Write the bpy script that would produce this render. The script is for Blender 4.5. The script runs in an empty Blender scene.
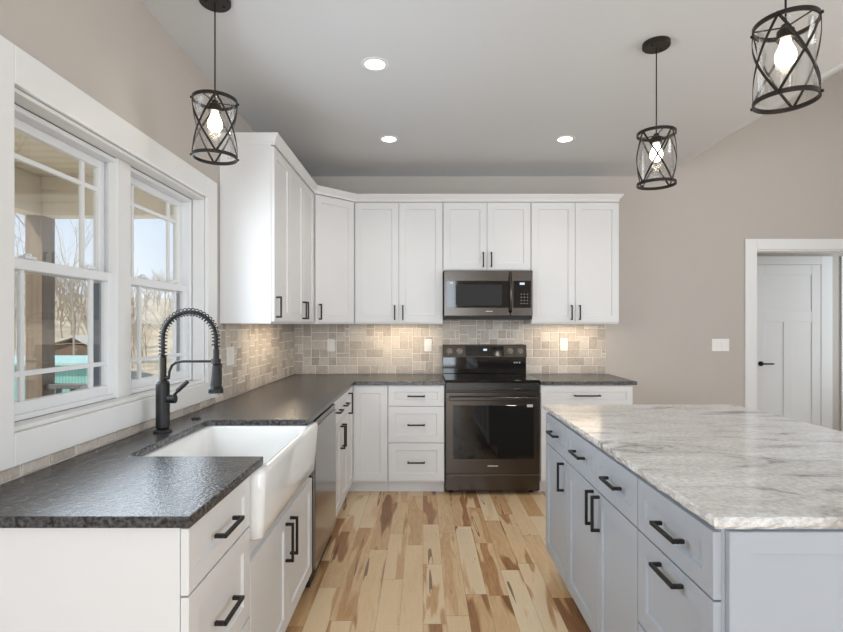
import bpy, bmesh, math, random
from mathutils import Vector, Matrix

C = bpy.context.scene.collection
SC = bpy.context.scene
PI = math.pi
EYE = 1.365


def lin(r, g, b):
    def f(c):
        c /= 255.0
        return c / 12.92 if c <= 0.04045 else ((c + 0.055) / 1.055) ** 2.4
    return (f(r), f(g), f(b), 1.0)


# ------------------------------------------------------------------ camera
cam_d = bpy.data.cameras.new('camera')
cam_d.sensor_width = 36.0
cam_d.lens = 36.0 * 510.0 / 843.0
cam_d.shift_x = -1.5 / 843.0
cam_d.shift_y = 9.0 / 843.0
cam_d.clip_start = 0.02
cam_d.clip_end = 500
cam = bpy.data.objects.new('camera', cam_d)
C.objects.link(cam)
cam.location = (0, 0, EYE)
cam.rotation_euler = (PI / 2, 0, 0)
SC.camera = cam

# ------------------------------------------------------------------ sky
W = bpy.data.worlds.new('sky')
SC.world = W
W.use_nodes = True
nt = W.node_tree
nt.nodes.clear()
wo = nt.nodes.new('ShaderNodeOutputWorld')
bg = nt.nodes.new('ShaderNodeBackground')
tc = nt.nodes.new('ShaderNodeTexCoord')
sp = nt.nodes.new('ShaderNodeSeparateXYZ')
cr = nt.nodes.new('ShaderNodeValToRGB')
nt.links.new(tc.outputs['Generated'], sp.inputs[0])
nt.links.new(sp.outputs['Z'], cr.inputs[0])
nt.links.new(cr.outputs[0], bg.inputs[0])
nt.links.new(bg.outputs[0], wo.inputs[0])
cr.color_ramp.elements[0].position = 0.0
cr.color_ramp.elements[0].color = lin(236, 243, 250)
cr.color_ramp.elements[1].position = 0.55
cr.color_ramp.elements[1].color = lin(160, 200, 245)
bg.inputs[1].default_value = 1.1

# ------------------------------------------------------------------ sun, rear window daylight and added fill lamps
sun_d = bpy.data.lights.new('sun', 'SUN')
sun_d.energy = 4.5
sun_d.angle = 0.03
sun_d.color = (1.0, 0.94, 0.85)
sun = bpy.data.objects.new('sun', sun_d)
C.objects.link(sun)
sun.rotation_euler = Vector((0.55, 0.45, -0.85)).to_track_quat('-Z', 'Y').to_euler()


def area(name, loc, direction, sx, sy, power, col=(1, 1, 1), parent=None, spread=None):
    d = bpy.data.lights.new(name, 'AREA')
    d.shape = 'RECTANGLE'
    d.size, d.size_y = sx, sy
    d.energy = power
    d.color = col
    if spread:
        d.spread = spread
    o = bpy.data.objects.new(name, d)
    C.objects.link(o)
    o.location = loc
    o.rotation_euler = Vector(direction).to_track_quat('-Z', 'Y').to_euler()
    if parent:
        o.parent = parent
        o.location = Vector(loc) - parent.location
    return o


area('daylight_rear', (-0.17, -3.45, 1.45), (0, 1, 0.22), 1.9, 2.2, 98, (0.83, 0.92, 1.0))
area('rear_right_fill', (3.75, -3.45, 1.6), (-0.25, 1, 0.25), 1.9, 2.4, 46, (0.86, 0.935, 1.0))  # added unseen fill lamp, set clear of the appliance reflections
area('great_room_fill', (4.85, 0.6, 1.9), (-1, -0.15, 0.5), 3.6, 2.6, 74, (1.0, 0.965, 0.92))  # added unseen lamp, tilted up to brighten the ceiling
area('window_fill', (-1.195, 2.14, 1.58), (1, 0, 0.0), 1.22, 0.94, 15, (0.78, 0.89, 1.0), spread=2.75)  # added lamp on the room side of the panes, boosts the window's daylight
area('hall_fill', (5.15, 5.1, 1.5), (-1, 0.25, 0), 0.4, 1.9, 9, (0.86, 0.94, 1.0))  # added side lamp, out of view, brightens the hallway door

SC.view_settings.view_transform = 'Standard'
SC.view_settings.look = 'None'
SC.view_settings.gamma = 1.0
SC.view_settings.use_curve_mapping = False
SC.view_settings.exposure = 0.16


# ================================================================== materials
def new_mat(name):
    m = bpy.data.materials.new(name)
    m.use_nodes = True
    n = m.node_tree
    b = n.nodes['Principled BSDF']
    return m, n, b


def N(n, typ, **kw):
    o = n.nodes.new(typ)
    for k, v in kw.items():
        setattr(o, k, v)
    return o


def plain(name, col, rough=0.5, metal=0.0, noise=0.0, nscale=40.0, bump=0.0, coat=0.0, spec=0.5):
    """a procedural material: base colour with a little noise variation and bump"""
    m, n, b = new_mat(name)
    b.inputs['Roughness'].default_value = rough
    b.inputs['Metallic'].default_value = metal
    b.inputs['Coat Weight'].default_value = coat
    b.inputs['Specular IOR Level'].default_value = spec
    t = N(n, 'ShaderNodeTexCoord')
    nz = N(n, 'ShaderNodeTexNoise')
    nz.inputs['Scale'].default_value = nscale
    nz.inputs['Detail'].default_value = 3
    n.links.new(t.outputs['Object'], nz.inputs['Vector'])
    mx = N(n, 'ShaderNodeMix', data_type='RGBA')
    mx.inputs[6].default_value = tuple(c * (1 - noise) for c in col[:3]) + (1,)
    mx.inputs[7].default_value = tuple(min(1, c * (1 + noise)) for c in col[:3]) + (1,)
    n.links.new(nz.outputs['Fac'], mx.inputs[0])
    n.links.new(mx.outputs[2], b.inputs['Base Color'])
    if bump:
        bp = N(n, 'ShaderNodeBump')
        bp.inputs['Strength'].default_value = bump
        bp.inputs['Distance'].default_value = 0.002
        n.links.new(nz.outputs['Fac'], bp.inputs['Height'])
        n.links.new(bp.outputs[0], b.inputs['Normal'])
    return m


def emit(name, col, strength):
    m = bpy.data.materials.new(name)
    m.use_nodes = True
    n = m.node_tree
    n.nodes.clear()
    o = N(n, 'ShaderNodeOutputMaterial')
    e = N(n, 'ShaderNodeEmission')
    e.inputs[0].default_value = tuple(col[:3]) + (1,)
    e.inputs[1].default_value = strength
    n.links.new(e.outputs[0], o.inputs[0])
    return m


def clear_glass(name, tint=(1, 1, 1), refl=0.9):
    m = bpy.data.materials.new(name)
    m.use_nodes = True
    n = m.node_tree
    n.nodes.clear()
    o = N(n, 'ShaderNodeOutputMaterial')
    tr = N(n, 'ShaderNodeBsdfTransparent')
    tr.inputs[0].default_value = tuple(tint) + (1,)
    gl = N(n, 'ShaderNodeBsdfGlossy')
    gl.inputs['Roughness'].default_value = 0.02
    fr = N(n, 'ShaderNodeFresnel')
    fr.inputs[0].default_value = 1.45
    mu = N(n, 'ShaderNodeMath', operation='MULTIPLY')
    mu.inputs[1].default_value = refl
    mx = N(n, 'ShaderNodeMixShader')
    n.links.new(fr.outputs[0], mu.inputs[0])
    n.links.new(mu.outputs[0], mx.inputs[0])
    n.links.new(tr.outputs[0], mx.inputs[1])
    n.links.new(gl.outputs[0], mx.inputs[2])
    n.links.new(mx.outputs[0], o.inputs[0])
    return m


M = {}
M['cab'] = plain('white_cabinet_paint', lin(225, 224, 223), 0.38, noise=0.01, nscale=6)
M['cab_blue'] = plain('grey_blue_cabinet_paint', lin(172, 178, 186), 0.38, noise=0.01, nscale=6)
M['trim'] = plain('white_trim_paint', lin(230, 230, 229), 0.35, noise=0.01, nscale=6)
M['vinyl'] = plain('white_window_vinyl', lin(232, 234, 236), 0.35, noise=0.01, nscale=6)
M['track'] = plain('shaded_window_track', lin(120, 130, 142), 0.5, noise=0.05, nscale=20)  # grey-blue stands for the shade on the outer jamb
M['wall'] = plain('warm_grey_wall_paint', lin(190, 183, 176), 0.75, noise=0.015, nscale=3, bump=0.05)
M['ceil'] = plain('pale_grey_ceiling_paint', lin(213, 215, 217), 0.85, noise=0.01, nscale=3)
M['black'] = plain('matte_black_metal', lin(28, 27, 27), 0.42, metal=0.3, noise=0.05, nscale=60)
M['bronze'] = plain('dark_bronze_metal', lin(46, 40, 35), 0.42, metal=0.55, noise=0.15, nscale=60)
M['steel'] = plain('black_stainless_steel', lin(88, 82, 77), 0.24, metal=1.0, noise=0.04, nscale=8)
M['steel_dark'] = plain('dark_steel', lin(70, 67, 65), 0.3, metal=1.0, noise=0.04, nscale=8)
M['dish'] = plain('brushed_stainless', lin(142, 138, 133), 0.14, metal=1.0, noise=0.03, nscale=8)
M['glass_black'] = plain('black_glass', lin(12, 12, 12), 0.05, noise=0.1, nscale=4, spec=0.6)
M['cavity'] = plain('dark_cavity', lin(22, 21, 20), 0.6, noise=0.1)
M['fireclay'] = plain('white_fireclay', lin(238, 237, 234), 0.10, noise=0.008, nscale=5, coat=0.4)
M['plastic'] = plain('white_plastic', lin(236, 234, 230), 0.35, noise=0.01)
M['slot'] = plain('dark_slot', lin(60, 58, 56), 0.6, noise=0.05)
M['grey_mark'] = plain('pale_grey_print', lin(205, 203, 200), 0.4, noise=0.02)
M['ring_mark'] = plain('dim_burner_print', lin(70, 68, 66), 0.2, noise=0.02)
M['pane'] = clear_glass('window_glass', (0.99, 0.995, 0.992), 0.3)
M['shade_glass'] = clear_glass('pendant_glass', (0.995, 0.995, 0.992), 0.3)
M['bulb'] = emit('lit_bulb', (1.0, 0.88, 0.70), 14)
M['downlight'] = emit('lit_downlight', (1.0, 0.95, 0.88), 9)
M['led'] = emit('warm_led', (1.0, 0.82, 0.58), 7)
M['display'] = emit('blue_white_display', (0.7, 0.85, 1.0), 1.0)


def mat_floor():
    m, n, b = new_mat('hickory_planks')
    L = n.links.new
    b.inputs['Roughness'].default_value = 0.36
    t = N(n, 'ShaderNodeTexCoord')
    s = N(n, 'ShaderNodeSeparateXYZ')
    L(t.outputs['Object'], s.inputs[0])

    def mt(op, a, bb=None, c=None):
        q = N(n, 'ShaderNodeMath', operation=op)
        for i, v in enumerate((a, bb, c)):
            if v is None:
                continue
            if isinstance(v, (int, float)):
                q.inputs[i].default_value = v
            else:
                L(v, q.inputs[i])
        return q.outputs[0]
    wdt = 0.108
    u = mt('DIVIDE', s.outputs['X'], wdt)
    col = mt('FLOOR', u)
    fu = mt('FRACT', u)
    wn = N(n, 'ShaderNodeTexWhiteNoise', noise_dimensions='1D')
    L(col, wn.inputs['W'])
    wn2 = N(n, 'ShaderNodeTexWhiteNoise', noise_dimensions='1D')
    L(mt('ADD', col, 51.3), wn2.inputs['W'])
    ln = mt('MULTIPLY_ADD', wn2.outputs['Value'], 0.55, 0.55)
    v = mt('DIVIDE', mt('MULTIPLY_ADD', wn.outputs['Value'], 3.0, s.outputs['Y']), ln)
    row = mt('FLOOR', v)
    fv = mt('FRACT', v)
    cb = N(n, 'ShaderNodeCombineXYZ')
    L(col, cb.inputs[0])
    L(row, cb.inputs[1])
    pid = N(n, 'ShaderNodeTexWhiteNoise', noise_dimensions='3D')
    L(cb.outputs[0], pid.inputs['Vector'])
    ps = N(n, 'ShaderNodeSeparateColor')
    L(pid.outputs['Color'], ps.inputs[0])
    # local coords for grain, shifted per plank
    gx = mt('MULTIPLY_ADD', ps.outputs[0], 37.0, mt('MULTIPLY', s.outputs['X'], 9.0))
    gy = mt('MULTIPLY_ADD', ps.outputs[1], 23.0, mt('MULTIPLY', s.outputs['Y'], 1.1))
    gv = N(n, 'ShaderNodeCombineXYZ')
    L(gx, gv.inputs[0])
    L(gy, gv.inputs[1])
    g1 = N(n, 'ShaderNodeTexNoise')
    g1.inputs['Scale'].default_value = 1.0
    g1.inputs['Detail'].default_value = 2.0
    g1.inputs['Distortion'].default_value = 0.5
    L(gv.outputs[0], g1.inputs['Vector'])
    g2 = N(n, 'ShaderNodeTexNoise')
    g2.inputs['Scale'].default_value = 7.0
    g2.inputs['Detail'].default_value = 4.0
    g2.inputs['Distortion'].default_value = 1.0
    L(gv.outputs[0], g2.inputs['Vector'])
    # heart/sap wood: sharp change inside the plank
    hs = N(n, 'ShaderNodeMapRange')
    L(g1.outputs['Fac'], hs.inputs['Value'])
    hs.inputs['From Min'].default_value = 0.52
    hs.inputs['From Max'].default_value = 0.56
    base = mt('ADD', mt('MULTIPLY', ps.outputs[2], 0.56), mt('MULTIPLY', hs.outputs[0], mt('MULTIPLY', ps.outputs[0], 0.62)))
    tone = mt('ADD', base, mt('MULTIPLY', mt('SUBTRACT', g2.outputs['Fac'], 0.5), 0.35))
    rp = N(n, 'ShaderNodeValToRGB')
    e = rp.color_ramp.elements
    e[0].position, e[0].color = 0.0, lin(238, 216, 182)
    e[1].position, e[1].color = 1.0, lin(132, 92, 60)
    k = e.new(0.3); k.color = lin(230, 200, 158)
    k = e.new(0.55); k.color = lin(208, 166, 120)
    k = e.new(0.78); k.color = lin(172, 126, 86)
    L(tone, rp.inputs[0])
    # knots and dark mineral streaks
    kv = N(n, 'ShaderNodeCombineXYZ')
    L(mt('MULTIPLY_ADD', ps.outputs[0], 11.0, mt('MULTIPLY', s.outputs['X'], 15.0)), kv.inputs[0])
    L(mt('MULTIPLY_ADD', ps.outputs[1], 7.0, mt('MULTIPLY', s.outputs['Y'], 4.0)), kv.inputs[1])
    ks = N(n, 'ShaderNodeTexNoise')
    ks.inputs['Scale'].default_value = 1.6
    ks.inputs['Detail'].default_value = 5
    ks.inputs['Roughness'].default_value = 0.65
    ks.inputs['Distortion'].default_value = 1.6
    L(kv.outputs[0], ks.inputs['Vector'])
    km = N(n, 'ShaderNodeMapRange')
    L(ks.outputs['Fac'], km.inputs['Value'])
    km.inputs['From Min'].default_value = 0.645
    km.inputs['From Max'].default_value = 0.74
    sn = N(n, 'ShaderNodeTexNoise')
    sn.inputs['Scale'].default_value = 0.9
    sn.inputs['Detail'].default_value = 1.5
    sn.inputs['Distortion'].default_value = 0.3
    sv_ = N(n, 'ShaderNodeCombineXYZ')
    L(mt('MULTIPLY_ADD', ps.outputs[2], 19.0, mt('MULTIPLY', s.outputs['X'], 18.0)), sv_.inputs[0])
    L(mt('MULTIPLY_ADD', ps.outputs[0], 13.0, mt('MULTIPLY', s.outputs['Y'], 1.0)), sv_.inputs[1])
    L(sv_.outputs[0], sn.inputs['Vector'])
    line = mt('LESS_THAN', mt('ABSOLUTE', mt('SUBTRACT', sn.outputs['Fac'], 0.70)), 0.010)
    dark = mt('MAXIMUM', km.outputs[0], mt('MULTIPLY', line, 0.75))
    mx = N(n, 'ShaderNodeMix', data_type='RGBA')
    L(dark, mx.inputs[0])
    L(rp.outputs[0], mx.inputs[6])
    mx.inputs[7].default_value = lin(88, 58, 38)
    # seams
    eu = mt('MINIMUM', fu, mt('SUBTRACT', 1.0, fu))
    su = mt('LESS_THAN', eu, 0.007)
    ev = mt('MULTIPLY', mt('MINIMUM', fv, mt('SUBTRACT', 1.0, fv)), ln)
    sv = mt('LESS_THAN', ev, 0.0012)
    seam = mt('MULTIPLY', mt('MAXIMUM', su, sv), 0.55)
    mx2 = N(n, 'ShaderNodeMix', data_type='RGBA')
    L(seam, mx2.inputs[0])
    L(mx.outputs[2], mx2.inputs[6])
    mx2.inputs[7].default_value = lin(95, 66, 45)
    L(mx2.outputs[2], b.inputs['Base Color'])
    bp = N(n, 'ShaderNodeBump')
    bp.inputs['Strength'].default_value = 0.06
    bp.inputs['Distance'].default_value = 0.002
    L(g2.outputs['Fac'], bp.inputs['Height'])
    L(bp.outputs[0], b.inputs['Normal'])
    return m


def mat_tile():
    m, n, b = new_mat('tumbled_stone_tile')
    L = n.links.new
    b.inputs['Roughness'].default_value = 0.55
    at = N(n, 'ShaderNodeAttribute', attribute_name='tint')
    t = N(n, 'ShaderNodeTexCoord')
    nz = N(n, 'ShaderNodeTexNoise')
    nz.inputs['Scale'].default_value = 38
    nz.inputs['Detail'].default_value = 6
    nz.inputs['Roughness'].default_value = 0.62
    nz.inputs['Distortion'].default_value = 1.2
    L(t.outputs['Object'], nz.inputs['Vector'])
    ad = N(n, 'ShaderNodeMath', operation='MULTIPLY_ADD')
    L(nz.outputs['Fac'], ad.inputs[0])
    ad.inputs[1].default_value = 1.0
    sb = N(n, 'ShaderNodeMath', operation='MULTIPLY_ADD')
    L(at.outputs['Fac'], sb.inputs[0])
    sb.inputs[1].default_value = 0.55
    sb.inputs[2].default_value = -0.23
    L(sb.outputs[0], ad.inputs[2])
    rp = N(n, 'ShaderNodeValToRGB')
    e = rp.color_ramp.elements
    e[0].position, e[0].color = 0.0, lin(138, 130, 124)
    e[1].position, e[1].color = 1.0, lin(214, 207, 198)
    k = e.new(0.35); k.color = lin(176, 166, 156)
    k = e.new(0.65); k.color = lin(196, 188, 178)
    L(ad.outputs[0], rp.inputs[0])
    L(rp.outputs[0], b.inputs['Base Color'])
    bp = N(n, 'ShaderNodeBump')
    bp.inputs['Strength'].default_value = 0.25
    bp.inputs['Distance'].default_value = 0.003
    L(nz.outputs['Fac'], bp.inputs['Height'])
    L(bp.outputs[0], b.inputs['Normal'])
    return m


def mat_black_granite():
    m, n, b = new_mat('leathered_black_granite')
    L = n.links.new
    b.inputs['Roughness'].default_value = 0.24
    b.inputs['Specular IOR Level'].default_value = 0.6
    t = N(n, 'ShaderNodeTexCoord')
    vz = N(n, 'ShaderNodeTexVoronoi')
    vz.inputs['Scale'].default_value = 190
    L(t.outputs['Object'], vz.inputs['Vector'])
    nz = N(n, 'ShaderNodeTexNoise')
    nz.inputs['Scale'].default_value = 75
    nz.inputs['Detail'].default_value = 4
    L(t.outputs['Object'], nz.inputs['Vector'])
    rp = N(n, 'ShaderNodeValToRGB')
    e = rp.color_ramp.elements
    e[0].position, e[0].color = 0.38, lin(24, 24, 25)
    e[1].position, e[1].color = 0.68, lin(94, 92, 92)
    L(nz.outputs['Fac'], rp.inputs[0])
    L(rp.outputs[0], b.inputs['Base Color'])
    n2 = N(n, 'ShaderNodeTexNoise')
    n2.inputs['Scale'].default_value = 95
    n2.inputs['Detail'].default_value = 3
    L(t.outputs['Object'], n2.inputs['Vector'])
    bp = N(n, 'ShaderNodeBump')
    bp.inputs['Strength'].default_value = 0.42
    bp.inputs['Distance'].default_value = 0.004
    L(n2.outputs['Fac'], bp.inputs['Height'])
    L(bp.outputs[0], b.inputs['Normal'])
    return m


def mat_white_granite():
    m, n, b = new_mat('white_grey_granite')
    L = n.links.new
    b.inputs['Roughness'].default_value = 0.14
    t = N(n, 'ShaderNodeTexCoord')
    mp = N(n, 'ShaderNodeMapping')
    mp.inputs['Rotation'].default_value = (0, 0, 0.16)
    mp.inputs['Scale'].default_value = (1.0, 3.0, 2.0)
    L(t.outputs['Object'], mp.inputs[0])
    w = N(n, 'ShaderNodeTexNoise')
    w.inputs['Scale'].default_value = 2.4
    w.inputs['Detail'].default_value = 8
    w.inputs['Roughness'].default_value = 0.68
    w.inputs['Distortion'].default_value = 1.3
    L(mp.outputs[0], w.inputs['Vector'])
    rp = N(n, 'ShaderNodeValToRGB')
    e = rp.color_ramp.elements
    e[0].position, e[0].color = 0.32, lin(118, 116, 115)
    e[1].position, e[1].color = 0.70, lin(243, 243, 243)
    k = e.new(0.39); k.color = lin(190, 187, 183)
    k = e.new(0.45); k.color = lin(216, 213, 209)
    k = e.new(0.54); k.color = lin(228, 226, 223)
    L(w.outputs['Fac'], rp.inputs[0])
    f = N(n, 'ShaderNodeTexNoise')
    f.inputs['Scale'].default_value = 60
    f.inputs['Detail'].default_value = 4
    f.inputs['Roughness'].default_value = 0.7
    L(t.outputs['Object'], f.inputs['Vector'])
    fr = N(n, 'ShaderNodeValToRGB')
    fr.color_ramp.elements[0].position = 0.36
    fr.color_ramp.elements[0].color = lin(150, 149, 149)
    fr.color_ramp.elements[1].position = 0.58
    fr.color_ramp.elements[1].color = (1, 1, 1, 1)
    L(f.outputs['Fac'], fr.inputs[0])
    mx = N(n, 'ShaderNodeMix', data_type='RGBA', blend_type='MULTIPLY')
    mx.inputs[0].default_value = 0.42
    L(rp.outputs[0], mx.inputs[6])
    L(fr.outputs[0], mx.inputs[7])
    L(mx.outputs[2], b.inputs['Base Color'])
    return m


def mat_beadboard():
    m, n, b = new_mat('tan_beadboard')
    L = n.links.new
    b.inputs['Roughness'].default_value = 0.6
    t = N(n, 'ShaderNodeTexCoord')
    wv = N(n, 'ShaderNodeTexWave', bands_direction='Y')
    wv.inputs['Scale'].default_value = 2.2
    wv.inputs['Distortion'].default_value = 0.6
    wv.inputs['Detail'].default_value = 2
    L(t.outputs['Object'], wv.inputs['Vector'])
    rp = N(n, 'ShaderNodeValToRGB')
    rp.color_ramp.elements[0].color = lin(226, 213, 186)
    rp.color_ramp.elements[1].color = lin(238, 227, 203)
    L(wv.outputs['Fac'], rp.inputs[0])
    L(rp.outputs[0], b.inputs['Base Color'])
    return m


def mat_wood_post():
    m, n, b = new_mat('weathered_wood_post')
    L = n.links.new
    b.inputs['Roughness'].default_value = 0.7
    t = N(n, 'ShaderNodeTexCoord')
    mp = N(n, 'ShaderNodeMapping')
    mp.inputs['Scale'].default_value = (30, 30, 1.5)
    L(t.outputs['Object'], mp.inputs[0])
    nz = N(n, 'ShaderNodeTexNoise')
    nz.inputs['Scale'].default_value = 1.2
    nz.inputs['Detail'].default_value = 5
    L(mp.outputs[0], nz.inputs['Vector'])
    rp = N(n, 'ShaderNodeValToRGB')
    rp.color_ramp.elements[0].color = lin(110, 97, 84)
    rp.color_ramp.elements[1].color = lin(162, 143, 122)
    L(nz.outputs['Fac'], rp.inputs[0])
    L(rp.outputs[0], b.inputs['Base Color'])
    return m


def mat_hill():
    m, n, b = new_mat('winter_hillside')
    L = n.links.new
    b.inputs['Roughness'].default_value = 0.9
    t = N(n, 'ShaderNodeTexCoord')
    nz = N(n, 'ShaderNodeTexNoise')
    nz.inputs['Scale'].default_value = 0.5
    nz.inputs['Detail'].default_value = 9
    nz.inputs['Roughness'].default_value = 0.75
    L(t.outputs['Object'], nz.inputs['Vector'])
    rp = N(n, 'ShaderNodeValToRGB')
    e = rp.color_ramp.elements
    e[0].position, e[0].color = 0.3, lin(162, 146, 124)
    e[1].position, e[1].color = 0.7, lin(212, 198, 174)
    k = e.new(0.5); k.color = lin(190, 174, 146)
    L(nz.outputs['Fac'], rp.inputs[0])
    L(rp.outputs[0], b.inputs['Base Color'])
    return m


def mat_metal_siding(name, c1, c2, sc):
    m, n, b = new_mat(name)
    L = n.links.new
    b.inputs['Roughness'].default_value = 0.45
    t = N(n, 'ShaderNodeTexCoord')
    wv = N(n, 'ShaderNodeTexWave', bands_direction='X')
    wv.inputs['Scale'].default_value = sc
    L(t.outputs['Object'], wv.inputs['Vector'])
    rp = N(n, 'ShaderNodeValToRGB')
    rp.color_ramp.elements[0].color = c1
    rp.color_ramp.elements[1].color = c2
    L(wv.outputs['Fac'], rp.inputs[0])
    L(rp.outputs[0], b.inputs['Base Color'])
    return m


M['floor'] = mat_floor()
M['tile'] = mat_tile()
M['grout'] = plain('pale_grout', lin(230, 225, 217), 0.85, noise=0.04, nscale=60)
M['black_granite'] = mat_black_granite()
M['white_granite'] = mat_white_granite()
M['bead'] = mat_beadboard()
M['post'] = mat_wood_post()
M['hill'] = mat_hill()
M['teal'] = mat_metal_siding('teal_metal_siding', lin(126, 178, 168), lin(148, 198, 188), 3.0)
M['mint'] = mat_metal_siding('mint_metal_roof', lin(170, 206, 194), lin(186, 216, 206), 2.0)
M['barn'] = plain('brown_barn_boards', lin(122, 100, 82), 0.8, noise=0.2, nscale=5)
M['barn_roof'] = plain('pale_barn_roof', lin(206, 196, 182), 0.7, noise=0.1, nscale=3)
M['bark'] = plain('pale_winter_bark', lin(186, 170, 150), 0.9, noise=0.2, nscale=4)
M['rail'] = plain('grey_railing_paint', lin(120, 118, 116), 0.6, noise=0.1, nscale=10)
M['deck'] = plain('grey_deck_boards', lin(128, 120, 112), 0.7, noise=0.15, nscale=8)
M['fascia'] = plain('cream_porch_beam', lin(228, 218, 196), 0.6, noise=0.04, nscale=6)


# ================================================================== mesh helpers
class MB:
    def __init__(self):
        self.bm = bmesh.new()

    def face(self, pts):
        vs = [self.bm.verts.new(p) for p in pts]
        return self.bm.faces.new(vs)

    def hexa(self, b4, t4):
        """solid from 4 bottom and 4 top points"""
        vb = [self.bm.verts.new(p) for p in b4]
        vt = [self.bm.verts.new(p) for p in t4]
        self.bm.faces.new(vb[::-1])
        self.bm.faces.new(vt)
        for i in range(4):
            j = (i + 1) % 4
            self.bm.faces.new((vb[i], vb[j], vt[j], vt[i]))
        return self

    def box(self, x0, x1, y0, y1, z0, z1):
        b = [(x0, y0, z0), (x1, y0, z0), (x1, y1, z0), (x0, y1, z0)]
        t = [(x, y, z1) for x, y, _ in b]
        return self.hexa(b, t)

    def prism(self, pts, off):
        """extrude polygon pts (3d) by vector off"""
        off = Vector(off)
        a = [self.bm.verts.new(p) for p in pts]
        c = [self.bm.verts.new(Vector(p) + off) for p in pts]
        self.bm.faces.new(a[::-1])
        self.bm.faces.new(c)
        n = len(pts)
        for i in range(n):
            j = (i + 1) % n
            self.bm.faces.new((a[i], a[j], c[j], c[i]))
        return self

    def tube(self, path, r, seg=8, caps=True, closed=False):
        path = [Vector(p) for p in path]
        n = len(path)
        rr = r if isinstance(r, (list, tuple)) else [r] * n
        rings = []
        up = None
        for i in range(n):
            if closed:
                d = path[(i + 1) % n] - path[i - 1]
            else:
                d = path[min(i + 1, n - 1)] - path[max(i - 1, 0)]
            d.normalize()
            if up is None:
                up = Vector((0, 0, 1)) if abs(d.z) < 0.9 else Vector((0, 1, 0))
            s = d.cross(up)
            if s.length < 1e-5:
                s = d.cross(Vector((1, 0, 0)))
            s.normalize()
            up = s.cross(d).normalized()
            rings.append([self.bm.verts.new(path[i] + (s * math.cos(a) + up * math.sin(a)) * rr[i])
                          for a in (2 * PI * k / seg for k in range(seg))])
        for i in range(n if closed else n - 1):
            A, B = rings[i], rings[(i + 1) % n]
            for k in range(seg):
                l = (k + 1) % seg
                self.bm.faces.new((A[k], A[l], B[l], B[k]))
        if caps and not closed:
            self.bm.faces.new(rings[0][::-1])
            self.bm.faces.new(rings[-1])
        return self

    def lathe(self, prof, cx=0, cy=0, seg=24, cz=0):
        """prof: list of (r, z) from bottom to top; r=0 closes"""
        rings = []
        for r, z in prof:
            if r < 1e-6:
                rings.append([self.bm.verts.new((cx, cy, cz + z))])
            else:
                rings.append([self.bm.verts.new((cx + r * math.cos(2 * PI * k / seg), cy + r * math.sin(2 * PI * k / seg), cz + z)) for k in range(seg)])
        for A, B in zip(rings, rings[1:]):
            for k in range(seg):
                l = (k + 1) % seg
                if len(A) == 1 and len(B) == 1:
                    continue
                if len(A) == 1:
                    self.bm.faces.new((A[0], B[l], B[k]))
                elif len(B) == 1:
                    self.bm.faces.new((A[k], A[l], B[0]))
                else:
                    self.bm.faces.new((A[k], A[l], B[l], B[k]))
        return self

    def build(self, name, mat, parent=None, smooth=False, bevel=0.0, seg=1, sub=0):
        bmesh.ops.recalc_face_normals(self.bm, faces=self.bm.faces[:])
        me = bpy.data.meshes.new(name)
        if parent is not None:
            p, base = parent, Vector((0, 0, 0))
            while p is not None:
                base += p.location
                p = p.parent
            bmesh.ops.translate(self.bm, verts=self.bm.verts[:], vec=-base)
        self.bm.to_mesh(me)
        self.bm.free()
        if smooth:
            for f in me.polygons:
                f.use_smooth = True
        o = bpy.data.objects.new(name, me)
        me.materials.append(mat)
        C.objects.link(o)
        if parent is not None:
            o.parent = parent
        if bevel:
            b = o.modifiers.new('bevel', 'BEVEL')
            b.width = bevel
            b.segments = seg
            b.limit_method = 'ANGLE'
            b.angle_limit = 0.6
        if sub:
            s = o.modifiers.new('sub', 'SUBSURF')
            s.levels = s.render_levels = sub
        return o


def thing(name, label, cat, loc, group=None):
    o = bpy.data.objects.new(name, None)
    C.objects.link(o)
    o.empty_display_size = 0.1
    o.location = loc
    o['label'] = label
    o['category'] = cat
    if group:
        o['group'] = group
    return o


def tag(o, label, cat, group=None, kind=None):
    o['label'] = label
    o['category'] = cat
    if group:
        o['group'] = group
    if kind:
        o['kind'] = kind
    return o


def struct(o, label=None):
    o['kind'] = 'structure'
    if label:
        o['label'] = label
    return o


def children(o):
    return [c for c in bpy.data.objects if c.parent == o]


def dup(o, loc, label, parent=None):
    c = o.copy()
    C.objects.link(c)
    if parent is None:
        c.location = loc
        c['label'] = label
    else:
        c.parent = parent
    for ch in children(o):
        dup(ch, None, None, c)
    return c


class Frame:
    """a vertical cabinet plane: origin, u = width direction, n = outward normal"""
    def __init__(self, o, u, n):
        self.o, self.u, self.n = Vector(o), Vector(u), Vector(n)

    def p(self, a, b, c):
        return self.o + self.u * a + Vector((0, 0, 1)) * b + self.n * c

    def box(self, mb, a0, a1, b0, b1, c0, c1):
        P = self.p
        return mb.hexa([P(a0, b0, c0), P(a1, b0, c0), P(a1, b0, c1), P(a0, b0, c1)],
                       [P(a0, b1, c0), P(a1, b1, c0), P(a1, b1, c1), P(a0, b1, c1)])


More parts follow.
